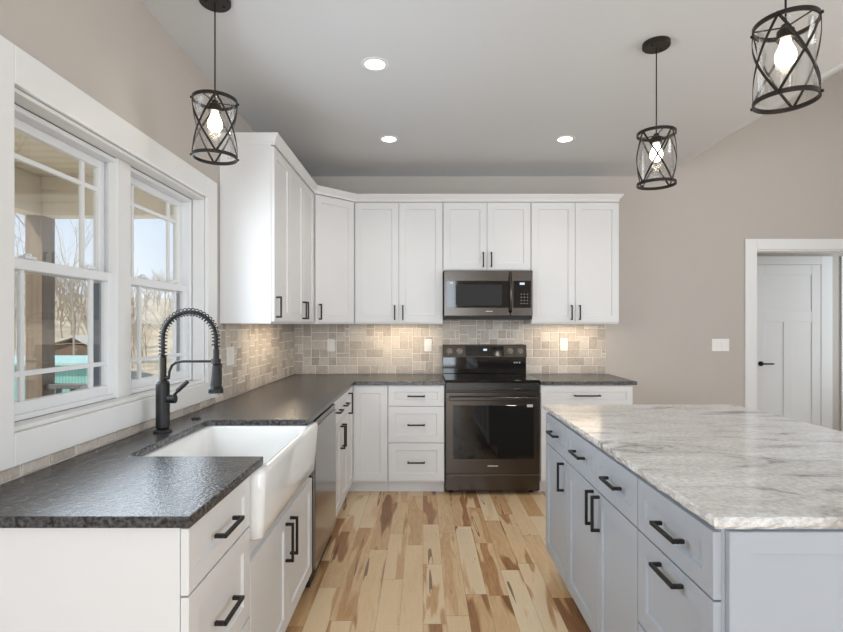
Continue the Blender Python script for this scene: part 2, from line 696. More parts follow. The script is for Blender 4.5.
def shaker(F, a0, a1, b0, b1, th=0.019, fr=0.057, rec=0.008, c0=0.0):
    """a shaker front as one closed mesh: raised frame with a recessed panel"""
    mb = MB()
    bm = mb.bm
    fr = min(fr, (b1 - b0) * 0.30, (a1 - a0) * 0.3)

    def ring(i, c):
        return [bm.verts.new(F.p(a, b, c)) for a, b in ((a0 + i, b0 + i), (a1 - i, b0 + i), (a1 - i, b1 - i), (a0 + i, b1 - i))]
    R = [ring(0, c0), ring(0, c0 + th - 0.0015), ring(0.0015, c0 + th), ring(fr, c0 + th), ring(fr + 0.004, c0 + th - rec)]
    bm.faces.new(R[0][::-1])
    for A, B in zip(R, R[1:]):
        for i in range(4):
            j = (i + 1) % 4
            bm.faces.new((A[i], A[j], B[j], B[i]))
    bm.faces.new(R[-1])
    return mb


def pull(F, parent, a, b, length, vertical, c):
    """square bar pull on two posts"""
    mb = MB()
    w, st = 0.0055, 0.034
    if vertical:
        F.box(mb, a - w, a + w, b - length / 2, b + length / 2, c + st - 0.010, c + st)
        for q in (-1, 1):
            e = b + q * (length / 2 - w)
            F.box(mb, a - w, a + w, e - w, e + w, c, c + st - 0.0095)
    else:
        F.box(mb, a - length / 2, a + length / 2, b - w, b + w, c + st - 0.010, c + st)
        for q in (-1, 1):
            e = a + q * (length / 2 - w)
            F.box(mb, e - w, e + w, b - w, b + w, c, c + st - 0.0095)
    return mb.build('handle', M['black'], parent, bevel=0.0012)


def front(F, root, kind, a0, a1, b0, b1, mat, hpos=None, hvert=False, hlen=0.16, fr=0.057):
    d = shaker(F, a0, a1, b0, b1, fr=fr).build(kind, mat, root)
    if hpos:
        pull(F, d, hpos[0], hpos[1], hlen, hvert, 0.019)
    return d


# ================================================================== the room
XL = -1.20      # left wall
YB = 4.72       # back wall
ZC = 2.74       # flat ceiling
XV = 2.196      # where the vault starts
PITCH = 0.583
XR = 5.0
YR = -3.6

mb = MB().box(XL - 0.2, XR + 0.2, YR - 0.2, 6.2, -0.06, 0.0)
struct(mb.build('floor', M['floor']))

# left wall with the double window opening
OY0, OY1, OZ0, OZ1 = 1.475, 2.80, 1.05, 2.065
mb = MB()
XLo = XL - 0.16
mb.box(XLo, XL, YR, OY0, 0.0, ZC)
mb.box(XLo, XL, OY1, YB, 0.0, ZC)
mb.box(XLo, XL, OY0, OY1, 0.0, OZ0)
mb.box(XLo, XL, OY0, OY1, OZ1, ZC)
struct(mb.build('wall_left', M['wall']))

# back wall: low part, door opening, gable
DX0, DX1, DZ = 3.073, 4.25, 2.068
YBo = YB + 0.12
mb = MB()
mb.box(XL, DX0, YB, YBo, 0.0, ZC)
mb.box(DX0, DX1, YB, YBo, DZ, ZC)
mb.box(DX1, XR, YB, YBo, 0.0, ZC)
ztop = ZC + (XR - XV) * PITCH
mb.prism([(XV, YB, ZC), (XR, YB, ZC), (XR, YB, ztop)], (0, 0.12, 0))
struct(mb.build('wall_back', M['wall']))

mb = MB().box(XL - 0.16, XV, YR, YBo, ZC, ZC + 0.12)
struct(mb.build('ceiling', M['ceil']))
mb = MB()
mb.prism([(XV, YR, ZC), (XR, YR, ztop), (XR, YR, ztop + 0.14), (XV, YR, ZC + 0.14)], (0, YBo - YR, 0))
struct(mb.build('ceiling', M['ceil']))

# right wall with a big opening, rear wall with a wide glazed opening (both behind / beside the photographer)
mb = MB()
mb.box(XR, XR + 0.14, YR, -1.3, 0, ztop)
mb.box(XR, XR + 0.14, 2.5, YBo, 0, ztop)
mb.box(XR, XR + 0.14, -1.3, 2.5, 3.25, ztop)
mb.box(XR, XR + 0.14, -1.3, 2.5, 0, 0.5)
struct(mb.build('wall_right', M['wall']))
mb = MB()
for q0, q1, zl, zh in ((XL - 0.16, -1.15, 0, 0), (0.80, 2.75, 0, 0), (4.75, XR + 0.14, 0, 0), (-1.15, 0.80, 0.30, 2.60), (2.75, 4.75, 0.30, 2.60)):
    if zh:
        mb.box(q0, q1, YR - 0.14, YR, 0, zl)
        mb.box(q0, q1, YR - 0.14, YR, zh, ZC)
    else:
        mb.box(q0, q1, YR - 0.14, YR, 0, ZC)
mb.prism([(XV, YR - 0.14, ZC), (XR, YR - 0.14, ZC), (XR, YR - 0.14, ztop)], (0, 0.14, 0))
struct(mb.build('wall_rear', M['wall']))

# hallway behind the door opening
YH = 5.62
mb = MB()
mb.box(2.6, 5.3, YH, YH + 0.1, 0, 2.5)
mb.box(2.5, 2.6, YBo, YH + 0.1, 0, 2.5)
mb.box(5.2, 5.3, YBo, YH, 0, 2.5)
struct(mb.build('wall_hall', M['wall']))
mb = MB().box(2.5, 5.3, YBo, YH + 0.1, 2.5, 2.6)
struct(mb.build('ceiling', M['ceil']))

# ------------------------------------------------ window casing, jambs, stool
mb = MB()
cx0, cx1 = XL, XL + 0.02
cw = 0.112
mb.box(cx0, cx1, OY0 - cw, OY0, OZ0 - 0.095, OZ1 + cw)
mb.box(cx0, cx1, OY1, OY1 + cw + 0.015, OZ0 - 0.095, OZ1 + cw)
mb.box(cx0, cx1, OY0, OY1, OZ1, OZ1 + cw)
mb.box(cx0, cx1, OY0, OY1, OZ0 - 0.095, OZ0)
t1 = mb.build('trim_1', M['trim'], bevel=0.003, seg=2)
struct(t1, 'white flat casing around the double window over the sink')
mb = MB()
jd = XL - 0.062
mb.box(jd, XL, OY0, OY0 + 0.012, OZ0 + 0.014, OZ1 - 0.014)
mb.box(jd, XL, OY1 - 0.012, OY1, OZ0 + 0.014, OZ1 - 0.014)
mb.box(jd, XL, OY0, OY1, OZ1 - 0.014, OZ1)
mb.box(jd, XL, OY0, OY1, OZ0, OZ0 + 0.014)
mb.build('jamb', M['trim'], t1, bevel=0.002)
mb = MB()
ym = 0.5 * (OY0 + OY1)
mb.box(jd - 0.03, jd + 0.010, ym - 0.048, ym + 0.048, OZ0 + 0.0145, OZ1 - 0.0145)
mb.build('mullion', M['trim'], t1, bevel=0.002)


def window(idx, y0, y1, lab):
    z0, z1 = OZ0 + 0.015, OZ1 - 0.015
    xo, xi = XL - 0.158, jd - 0.001
    root = bpy.data.objects.new('window_%d' % idx, None)
    C.objects.link(root)
    root.location = (jd, 0.5 * (y0 + y1), z0)
    struct(root, lab)
    fw = 0.018
    mb = MB()
    for (a, b_) in ((y0, y0 + fw), (y1 - fw, y1)):
        mb.box(xo, xi, a, b_, z0, z1)
    mb.box(xo, xi, y0 + fw, y1 - fw, z1 - fw, z1)
    mb.box(xo, xi, y0 + fw, y1 - fw, z0, z0 + fw)
    mb.build('window_frame', M['vinyl'], root, bevel=0.002)
    # jamb tracks outside the lower sash, their shade painted in as grey
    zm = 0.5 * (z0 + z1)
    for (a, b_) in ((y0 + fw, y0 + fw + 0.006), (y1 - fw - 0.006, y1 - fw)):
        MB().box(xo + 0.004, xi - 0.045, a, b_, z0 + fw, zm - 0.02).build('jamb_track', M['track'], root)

    def sash(xa, xb, za, zb, bar_top):
        st = 0.036
        a, b_ = y0 + fw + 0.002, y1 - fw - 0.002
        rt = 0.032 if bar_top else 0.036
        rb = 0.036 if bar_top else 0.038
        m2 = MB()
        m2.box(xa, xb, a, a + st, za, zb)
        m2.box(xa, xb, b_ - st, b_, za, zb)
        m2.box(xa, xb, a + st, b_ - st, zb - rt, zb)
        m2.box(xa, xb, a + st, b_ - st, za, za + rb)
        s = m2.build('sash', M['vinyl'], root, bevel=0.002)
        ga, gb, gza, gzb = a + st, b_ - st, za + rb, zb - rt
        xm = 0.5 * (xa + xb)
        m2 = MB().box(xm - 0.002, xm + 0.002, ga - 0.004, gb + 0.004, gza - 0.004, gzb + 0.004)
        m2.build('pane', M['pane'], s)
        m2 = MB()
        off = 0.088
        w = 0.008
        zz = gzb - off if bar_top else gza + off
        for yy in (ga + off, gb - off):
            m2.box(xm - 0.006, xm + 0.006, yy - w, yy + w, gza, gzb)
        m2.box(xm - 0.0065, xm + 0.0065, ga, gb, zz - w, zz + w)
        m2.build('muntin', M['vinyl'], s)
        return s
    sash(xi - 0.072, xi - 0.046, zm - 0.018, z1 - fw, True)
    lo = sash(xi - 0.040, xi - 0.010, z0 + fw, zm + 0.020, False)
    for q in (0.26, 0.74):
        yy = y0 + (y1 - y0) * q
        m2 = MB().box(xi - 0.030, xi - 0.004, yy - 0.025, yy + 0.025, zm + 0.020, zm + 0.030)
        m2.lathe([(0, 0.030), (0.011, 0.030), (0.011, 0.038), (0, 0.040)], xi - 0.017, yy, 12, zm)
        m2.build('sash_lock', M['vinyl'], lo, bevel=0.002)


window(1, OY0 + 0.013, ym - 0.018, 'nearer white double-hung window with porch post outside')
window(2, ym + 0.032, OY1 - 0.013, 'farther white double-hung window behind the faucet')

# ------------------------------------------------ door casing and hallway door
mb = MB()
mb.box(DX0 - 0.10, DX0 + 0.006, YB - 0.018, YB, 0, DZ + 0.092)
mb.box(DX1 - 0.006, DX1 + 0.10, YB - 0.018, YB, 0, DZ + 0.092)
mb.box(DX0 + 0.006, DX1 - 0.006, YB - 0.018, YB, DZ - 0.006, DZ + 0.092)
mb.box(DX0, DX0 + 0.02, YB, YBo, 0, DZ - 0.02)
mb.box(DX1 - 0.02, DX1, YB, YBo, 0, DZ - 0.02)
mb.box(DX0, DX1, YB, YBo, DZ - 0.02, DZ)
struct(mb.build('trim_2', M['trim'], bevel=0.002), 'white casing around the opening to the hallway')
HX0, HX1, HZ = 3.655, 4.375, 2.03
mb = MB()
mb.box(HX0 - 0.09, HX0, YH - 0.018, YH - 0.001, 0, HZ + 0.09)
mb.box(HX1, HX1 + 0.125, YH - 0.018, YH - 0.001, 0, HZ + 0.09)
mb.box(HX0, HX1, YH - 0.018, YH - 0.001, HZ, HZ + 0.09)
struct(mb.build('trim_3', M['trim'], bevel=0.002), 'white casing around the hallway door')
mb = MB().box(4.60, 4.72, YH - 0.018, YH - 0.001, 0, HZ + 0.09)
struct(mb.build('trim_4', M['trim'], bevel=0.002), 'white casing at the far right of the hallway')
root = bpy.data.objects.new('door_1', None)
C.objects.link(root)
root.location = (0.5 * (HX0 + HX1), YH - 0.012, 0)
struct(root, 'white three-panel hallway door with black lever')
Fh = Frame((HX0, YH - 0.003, 0), (1, 0, 0), (0, -1, 0))
mb = MB()
dw = HX1 - HX0
dth = 0.011
st = 0.10
Fh.box(mb, 0.002, dw - 0.002, 0.004, HZ - 0.002, 0.0005, 0.004)
Fh.box(mb, 0.002, st, 0.004, HZ - 0.002, 0.004, dth)
Fh.box(mb, dw - st, dw - 0.002, 0.004, HZ - 0.002, 0.004, dth)
Fh.box(mb, st, dw - st, 0.004, 0.20, 0.004, dth)
Fh.box(mb, st, dw - st, HZ - 0.115, HZ - 0.002, 0.004, dth)
Fh.box(mb, st, dw - st, 1.40, 1.52, 0.004, dth)
Fh.box(mb, dw / 2 - 0.05, dw / 2 + 0.05, 0.20, 1.40, 0.004, dth)
mb.build('door_panel', M['trim'], root, bevel=0.002)
mb = MB()
P = Fh.p(0.055, 0.94, dth)
mb.tube([P, P + Vector((0, -0.012, 0))], 0.027, 16)
mb.tube([P + Vector((0, -0.012, 0)), P + Vector((0, -0.045, 0))], 0.009, 10)
mb.tube([P + Vector((-0.01, -0.045, 0)), P + Vector((0.115, -0.045, 0))], 0.009, 10)
mb.build('door_handle', M['black'], root)

# ================================================================== base cabinets, left run (front faces +X)
XF = -0.581           # face frame plane of the left run
ZT = 0.886            # underside of worktops
FL = Frame((XF, 0, 0), (0, 1, 0), (1, 0, 0))   # a = Y
gap = 0.002


def base_body(root, x0, x1, y0, y1, toe, mat, name='body', ztop=ZT - 0.001):
    """carcass with a recessed toe kick on the side named by toe ('x+','x-','y-')"""
    mb = MB()
    mb.box(x0, x1, y0, y1, 0.10, ztop)
    t = 0.07
    a = [x0, x1, y0, y1]
    if toe == 'x+':
        a[1] -= t
    if toe == 'x-':
        a[0] += t
    if toe == 'y-':
        a[2] += t
    mb.box(a[0], a[1], a[2], a[3], 0.001, 0.10)
    return mb.build(name, mat, root)


# near three-drawer base with finished end panel
y0, y1 = 1.222, 1.660
root = thing('drawer_cabinet', 'white three-drawer base cabinet at near end of black worktop', 'cabinet', (-0.88, 1.44, 0))
base_body(root, XL + 0.004, XF, y0 + 0.020, y1 - gap, 'x+', M['cab'])
MB().box(XL + 0.004, XF - 0.002, y0, y0 + 0.019, 0.001, ZT - 0.001).build('end_panel', M['cab'], root, bevel=0.0015)
for (b0, b1) in ((0.716, 0.876), (0.422, 0.710), (0.115, 0.416)):
    front(FL, root, 'drawer', y0 + 0.001, y1 - 0.004, b0, b1, M['cab'], (0.5 * (y0 + y1), 0.5 * (b0 + b1) if b1 > 0.8 else b1 - 0.15), False, 0.14)

# sink base
y0, y1 = 1.660, 2.585
root = thing('sink_cabinet', 'white two-door base cabinet under the farmhouse sink', 'cabinet', (-0.88, 2.12, 0))
mb = MB()
mb.box(XL + 0.004, XF, y0, y1, 0.10, 0.640)
mb.box(XL + 0.004, XF, y0, y0 + 0.012, 0.640, ZT - 0.001)
mb.box(XL + 0.004, XF, y1 - 0.040, y1, 0.640, ZT - 0.001)
mb.box(XL + 0.004, XF - 0.07, y0, y1, 0.001, 0.10)
mb.build('body', M['cab'], root)
mid = 0.5 * (y0 + y1)
front(FL, root, 'door', y0 + 0.003, mid - 0.0015, 0.115, 0.592, M['cab'], (mid - 0.035, 0.475), True, 0.16)
front(FL, root, 'door', mid + 0.0015, y1 - 0.003, 0.115, 0.592, M['cab'], (mid + 0.035, 0.475), True, 0.16)

# dishwasher
y0, y1 = 2.592, 3.206
root = thing('dishwasher', 'stainless dishwasher between sink cabinet and corner', 'dishwasher', (-0.88, 2.9, 0))
MB().box(XL + 0.03, XF + 0.004, y0, y1, 0.03, 0.870).build('tub', M['cavity'], root)
mb = MB()
FL.box(mb, y0 + 0.002, y1 - 0.002, 0.115, 0.840, 0.005, 0.034)
mb.build('door', M['dish'], root, bevel=0.003)
mb = MB()
FL.box(mb, y0 + 0.002, y1 - 0.002, 0.842, 0.872, 0.005, 0.030)
mb.build('control_strip', M['glass_black'], root, bevel=0.002)
mb = MB()
FL.box(mb, y0 + 0.01, y1 - 0.01, 0.004, 0.110, -0.06, -0.045)
mb.build('toe_panel', M['cavity'], root)

# two-drawer two-door base
y0, y1 = 3.210, 3.806
root = thing('base_cabinet', 'white base cabinet with two small drawers beside the dishwasher', 'cabinet', (-0.88, 3.5, 0))
base_body(root, XL + 0.004, XF, y0, y1 - gap, 'x+', M['cab'])
mid = 0.5 * (y0 + y1)
for a0, a1, hq in ((y0 + 0.003, mid - 0.0015, mid - 0.035), (mid + 0.0015, y1 - 0.004, mid + 0.035)):
    front(FL, root, 'drawer', a0, a1, 0.716, 0.876, M['cab'], (0.5 * (a0 + a1), 0.796), False, 0.13)
    front(FL, root, 'door', a0, a1, 0.115, 0.710, M['cab'], (hq, 0.60), True, 0.16)

# corner cabinet with a folding pair of doors
YF = YB - 0.61        # face plane of the back run
FB = Frame((0, YF, 0), (1, 0, 0), (0, -1, 0))   # a = X
root = thing('corner_cabinet', 'white corner base cabinet with folding full-height doors', 'cabinet', (-0.9, 4.4, 0))
mb = MB()
xr = -0.281
mb.prism([(XL + 0.004, 3.806, 0.10), (XF, 3.806, 0.10), (XF, YF, 0.10), (xr - gap, YF, 0.10), (xr - gap, YB - 0.004, 0.10), (XL + 0.004, YB - 0.004, 0.10)], (0, 0, ZT - 0.101))
mb.prism([(XL + 0.004, 3.806, 0.001), (XF - 0.07, 3.806, 0.001), (XF - 0.07, YF + 0.07, 0.001), (xr - gap, YF + 0.07, 0.001), (xr - gap, YB - 0.004, 0.001), (XL + 0.004, YB - 0.004, 0.001)], (0, 0, 0.099))
mb.build('body', M['cab'], root)
front(FL, root, 'door', 3.809, YF - 0.022, 0.115, 0.876, M['cab'], (3.846, 0.775), True, 0.16)
front(FB, root, 'door', XF + 0.022, xr - 0.004, 0.115, 0.876, M['cab'])

# three-drawer base left of the range
x0, x1 = -0.281, 0.172
root = thing('drawer_cabinet', 'white three-drawer base cabinet left of the range', 'cabinet', (-0.05, 4.4, 0))
base_body(root, x0, x1, YF, YB - 0.004, 'y-', M['cab'])
for (b0, b1) in ((0.716, 0.876), (0.422, 0.710), (0.115, 0.416)):
    front(FB, root, 'drawer', x0 + 0.003, x1 - 0.003, b0, b1, M['cab'], (0.5 * (x0 + x1), 0.5 * (b0 + b1)), False, 0.14)

# base right of the range
x0, x1 = 0.944, 1.685
root = thing('base_cabinet', 'white base cabinet with wide drawer right of the range', 'cabinet', (1.3, 4.4, 0))
base_body(root, x0, x1, YF, YB - 0.004, 'y-', M['cab'])
mid = 0.5 * (x0 + x1)
front(FB, root, 'drawer', x0 + 0.003, x1 - 0.003, 0.716, 0.876, M['cab'], (mid, 0.800), False, 0.21)
front(FB, root, 'door', x0 + 0.003, mid - 0.0015, 0.115, 0.710, M['cab'], (mid - 0.035, 0.60), True)
front(FB, root, 'door', mid + 0.0015, x1 - 0.003, 0.115, 0.710, M['cab'], (mid + 0.035, 0.60), True)

# ------------------------------------------------ worktops
XE = -0.548           # front edge of left worktop
YE = YB - 0.648       # front edge of back worktop
CUT0, CUT1, CUTX = 1.753, 2.425, -1.02
Zc0, Zc1 = ZT, 0.914


def rounded_cut(r=0.035, k=5):
    """cut-out corners at the rear of the sink opening, walked from the near front edge"""
    pts = [(XE, CUT0)]
    for i in range(k + 1):
        a = PI / 2 * i / k
        pts.append((CUTX + r - r * math.sin(a), CUT0 + r - r * math.cos(a)))
    for i in range(k + 1):
        a = PI / 2 * i / k
        pts.append((CUTX + r - r * math.cos(a), CUT1 - r + r * math.sin(a)))
    pts.append((XE, CUT1))
    return pts


mb = MB()
outline = [(XL + 0.010, 1.200), (XE, 1.200)] + rounded_cut() + [(XE, YE), (0.176, YE), (0.176, YB - 0.010), (XL + 0.010, YB - 0.010)]
mb.prism([(x, y, Zc0) for x, y in outline], (0, 0, Zc1 - Zc0))
ct = mb.build('worktop', M['black_granite'], bevel=0.003, seg=2)
tag(ct, 'black leathered granite worktop around the sink and into the corner', 'worktop')
mb = MB().box(0.941, 1.712, YE, YB - 0.010, Zc0, Zc1)
tag(mb.build('worktop', M['black_granite'], bevel=0.003, seg=2), 'short black granite worktop right of the range', 'worktop')

# ------------------------------------------------ farmhouse sink
sx0, sx1 = -1.055, -0.520
sy0, sy1 = 1.675, 2.540
szt, szb = ZT - 0.001, 0.648
root = thing('farmhouse_sink', 'white apron-front farmhouse sink set in black worktop', 'sink', (-0.79, 2.1, szb))
mb = MB()
bm = mb.bm


def rrect(x0, x1, y0, y1, z, r, k=4, rn=None):
    pts = []
    for (cx, cy, a0) in ((x1 - r, y0 + r, -PI / 2), (x1 - r, y1 - r, 0), (x0 + r, y1 - r, PI / 2), (x0 + r, y0 + r, PI)):
        for i in range(k + 1):
            a = a0 + PI / 2 * i / k
            pts.append(bm.verts.new((cx + r * math.cos(a), cy + r * math.sin(a), z)))
    return pts


rings = [rrect(sx0 + 0.03, sx1 - 0.026, sy0 + 0.02, sy1 - 0.05, szb, 0.02),
         rrect(sx0 + 0.02, sx1 - 0.012, sy0 + 0.008, sy1 - 0.035, szb + 0.012, 0.02),
         rrect(sx0 + 0.01, sx1 - 0.008, sy0 + 0.003, sy1 - 0.028, szb + 0.06, 0.02),
         rrect(sx0, sx1, sy0, sy1 - 0.002, szt - 0.015, 0.02),
         rrect(sx0 + 0.004, sx1 - 0.006, sy0 + 0.004, sy1 - 0.006, szt, 0.02),
         rrect(sx0 + 0.022, sx1 - 0.026, sy0 + 0.082, sy1 - 0.118, szt, 0.03),
         rrect(sx0 + 0.030, sx1 - 0.036, sy0 + 0.090, sy1 - 0.126, szt - 0.012, 0.03),
         rrect(sx0 + 0.040, sx1 - 0.046, sy0 + 0.100, sy1 - 0.135, szb + 0.05, 0.035),
         rrect(sx0 + 0.07, sx1 - 0.076, sy0 + 0.13, sy1 - 0.165, szb + 0.028, 0.03)]
bm.faces.new(rings[0][::-1])
for A, B in zip(rings, rings[1:]):
    n_ = len(A)
    for i in range(n_):
        j = (i + 1) % n_
        bm.faces.new((A[i], A[j], B[j], B[i]))
bm.faces.new(rings[-1])
mb.build('basin', M['fireclay'], root, smooth=True)
mb = MB()
mb.lathe([(0, 0), (0.045, 0), (0.045, 0.003), (0.03, 0.004), (0.028, 0.001), (0, 0.001)], -0.79, 2.09, 20, szb + 0.028)
mb.build('drain', M['steel'], root, smooth=False)

# ------------------------------------------------ faucet
fx, fy, fz = -1.097, 2.150, 0.914
root = thing('kitchen_faucet', 'black pull-down spring faucet standing behind the sink', 'faucet', (fx, fy, fz))
mb = MB()
mb.lathe([(0, 0.0005), (0.036, 0.0005), (0.036, 0.006), (0.028, 0.012), (0, 0.012)], fx, fy, 28, fz)
mb.build('base_plate', M['black'], root)
mb = MB()
mb.lathe([(0, 0.010), (0.022, 0.010), (0.027, 0.022), (0.027, 0.205), (0.023, 0.215), (0.015, 0.220), (0, 0.220)], fx, fy, 28, fz)
mb.build('body', M['black'], root, smooth=False)
mb = MB()
mb.lathe([(0, 0.218), (0.0145, 0.218), (0.0145, 0.315), (0.011, 0.320), (0, 0.320)], fx, fy, 20, fz)
mb.build('neck', M['bronze'], root)
R = 0.112
zc = fz + 0.394
path = [(fx, fy, fz + 0.318 + i * (0.076 / 6)) for i in range(6)]
path += [(fx + R - R * math.cos(a), fy, zc + R * math.sin(a)) for a in (PI * i / 28 for i in range(29))]
path += [(fx + 2 * R, fy, zc - i * 0.012) for i in range(1, 4)]
MB().tube(path, 0.0085, 10).build('hose', M['black'], root, smooth=True)
# spring: helix around the hose path
pv = [Vector(p) for p in path]
cum = [0]
for a, b_ in zip(pv, pv[1:]):
    cum.append(cum[-1] + (b_ - a).length)
turns, per = 31, 12
hel = []
for i in range(turns * per + 1):
    s_ = cum[-1] * i / (turns * per)
    k = 0
    while k < len(cum) - 2 and cum[k + 1] < s_:
        k += 1
    t_ = (s_ - cum[k]) / max(1e-9, cum[k + 1] - cum[k])
    p = pv[k].lerp(pv[k + 1], t_)
    d = (pv[k + 1] - pv[k]).normalized()
    sd = Vector((0, 1, 0))
    up = sd.cross(d)
    a = 2 * PI * i / per
    hel.append(p + (sd * math.cos(a) + up * math.sin(a)) * 0.0160)
MB().tube(hel, 0.0024, 5).build('spring', M['black'], root, smooth=True)
hx = fx + 2 * R
mb = MB()
mb.lathe([(0, 0.165), (0.030, 0.165), (0.030, 0.182), (0.023, 0.195), (0.017, 0.28), (0.013, 0.288), (0.013, 0.345), (0.009, 0.36), (0, 0.36)], hx, fy, 24, fz)
mb.build('spray_head', M['black'], root)
mb = MB().box(hx + 0.016, hx + 0.024, fy - 0.008, fy + 0.008, fz + 0.20, fz + 0.29)
mb.build('spray_button', M['black'], root, bevel=0.003)
mb = MB()
ap = [(fx + 0.024, fy, fz + 0.225), (fx + 0.028, fy, fz + 0.255), (fx + 0.038, fy, fz + 0.280), (fx + 0.058, fy, fz + 0.294), (fx + 0.085, fy, fz + 0.298), (hx - 0.010, fy, fz + 0.298)]
mb.tube(ap, 0.0055, 10)
mb.tube([(fx + 0.012, fy, fz + 0.228), (fx + 0.026, fy, fz + 0.228)], 0.008, 10)
mb.lathe([(0.0135, 0.288), (0.0195, 0.288), (0.0195, 0.308), (0.0135, 0.308), (0.0135, 0.288)], hx, fy, 20, fz)
mb.build('holder_arm', M['black'], root)
mb = MB()
mb.tube([(fx + 0.024, fy - 0.004, fz + 0.140), (fx + 0.056, fy - 0.004, fz + 0.140)], 0.018, 18)
mb.tube([(fx + 0.046, fy - 0.006, fz + 0.150), (fx + 0.062, fy - 0.008, fz + 0.168), (fx + 0.070, fy - 0.008, fz + 0.180)], 0.006, 10)
mb.tube([(fx + 0.066, fy - 0.008, fz + 0.174), (fx + 0.108, fy - 0.008, fz + 0.214)], 0.0095, 12)
mb.build('lever', M['black'], root)

mb = MB().lathe([(0, 0.0005), (0.022, 0.0005), (0.022, 0.005), (0.017, 0.008), (0.016, 0.010), (0, 0.010)], -1.089, 2.447, 24, 0.914)
tag(mb.build('air_switch', M['black']), 'small round black disposal button on worktop behind sink', 'button')


# ------------------------------------------------ stone backsplashes (packed tiles on a grout bed)
def backsplash(name, label, F, regions, seed):
    """regions: rectangles (a0, a1, b0, b1) tiled by a random packing of whole tiles"""
    rnd = random.Random(seed)
    mb = MB()
    bm = mb.bm
    lay = bm.faces.layers.float.new('tint')
    gb = MB()
    for (a0, a1, b0, b1) in regions:
        F.box(gb, a0, a1, b0, b1, 0.0008, 0.0045)
        u = 0.039
        nx, ny = max(1, round((a1 - a0) / u)), max(1, round((b1 - b0) / u))
        ux, uy = (a1 - a0) / nx, (b1 - b0) / ny
        used = [[False] * ny for _ in range(nx)]
        sizes = [(3, 2), (2, 2), (2, 2), (2, 1), (3, 1), (1, 2), (4, 2), (2, 3), (1, 1)]
        for j in range(ny):
            for i in range(nx):
                if used[i][j]:
                    continue
                opts = sizes[:]
                rnd.shuffle(opts)
                opts.sort(key=lambda s: -min(s[0] * s[1], 4) * rnd.random())
                for (w, h) in opts + [(1, 1)]:
                    if i + w <= nx and j + h <= ny and all(not used[i + p][j + q] for p in range(w) for q in range(h)):
                        break
                for p in range(w):
                    for q in range(h):
                        used[i + p][j + q] = True
                g = 0.0034
                A0, A1 = a0 + i * ux + g, a0 + (i + w) * ux - g
                B0, B1 = b0 + j * uy + g, b0 + (j + h) * uy - g
                jt = lambda: rnd.uniform(-0.0012, 0.0012)
                th = 0.0085 + rnd.uniform(-0.001, 0.001)
                q4 = [(A0 + jt(), B0 + jt()), (A1 + jt(), B0 + jt()), (A1 + jt(), B1 + jt()), (A0 + jt(), B1 + jt())]
                ca, cb_ = 0.5 * (A0 + A1), 0.5 * (B0 + B1)
                ins = 0.0025

                def inset(a, b_):
                    return (a + (ins if a < ca else -ins), b_ + (ins if b_ < cb_ else -ins))
                lo = [bm.verts.new(F.p(a, b_, 0.0035)) for a, b_ in q4]
                md = [bm.verts.new(F.p(a, b_, th - 0.002)) for a, b_ in q4]
                hi = [bm.verts.new(F.p(*inset(a, b_), th)) for a, b_ in q4]
                tint = rnd.random() ** 0.8
                fs = [bm.faces.new(hi)]
                for X, Y in ((lo, md), (md, hi)):
                    for k in range(4):
                        l = (k + 1) % 4
                        fs.append(bm.faces.new((X[k], X[l], Y[l], Y[k])))
                for f in fs:
                    f[lay] = tint
    base = gb.build(name, M['grout'])
    tag(base, label, 'backsplash')
    o = mb.build('tiles', M['tile'], base)
    return base


FWL = Frame((XL, 0, 0), (0, 1, 0), (1, 0, 0))
FWB = Frame((0, YB, 0), (1, 0, 0), (0, -1, 0))
zs0, zs1 = 0.9145, 1.372
backsplash('backsplash', 'tumbled stone backsplash on the left window wall', FWL,
           [(1.20, 2.93, zs0, 0.953), (2.93, YB - 0.012, zs0, zs1)], 5)
backsplash('backsplash', 'tumbled stone backsplash behind the range and back worktops', FWB,
           [(XL + 0.0125, 0.176, zs0, zs1), (0.178, 0.932, 0.9155, 1.44), (0.934, 1.69, zs0, zs1)], 9)

# ================================================================== upper cabinets
UZ0, UZ1 = 1.374, 2.425
XU = XL + 0.305      # frame face of the left uppers
YU = YB - 0.311      # frame face of back uppers
FUL = Frame((XU, 0, 0), (0, 1, 0), (1, 0, 0))
FUB = Frame((0, YU, 0), (1, 0, 0), (0, -1, 0))


def upper_left(y0, y1, seams, handles, label):
    root = thing('wall_cabinet', label, 'cabinet', (XL + 0.15, 0.5 * (y0 + y1), UZ0))
    mb = MB().box(XL + 0.003, XU, y0, y1 - 0.001, UZ0 + 0.022, UZ1)
    mb.box(XU - 0.019, XU, y0, y1 - 0.001, UZ0, UZ0 + 0.022)
    mb.box(XL + 0.003, XU - 0.019, y0, y0 + 0.012, UZ0, UZ0 + 0.022)
    mb.box(XL + 0.003, XU - 0.019, y1 - 0.013, y1 - 0.001, UZ0, UZ0 + 0.022)
    mb.build('body', M['cab'], root)
    for (a0, a1), h in zip(seams, handles):
        front(FUL, root, 'door', a0 + 0.0015, a1 - 0.0015, UZ0 + 0.012, UZ1 - 0.008, M['cab'], (h, UZ0 + 0.098), True, 0.128)


YD = YB - 0.61
upper_left(3.000, 3.365, [(3.004, 3.363)], [3.045], 'single-door white wall cabinet beside the window')
upper_left(3.366, YD, [(3.368, 3.738), (3.738, YD - 0.004)], [3.705, 3.771], 'two-door white wall cabinet on the left wall before the corner')

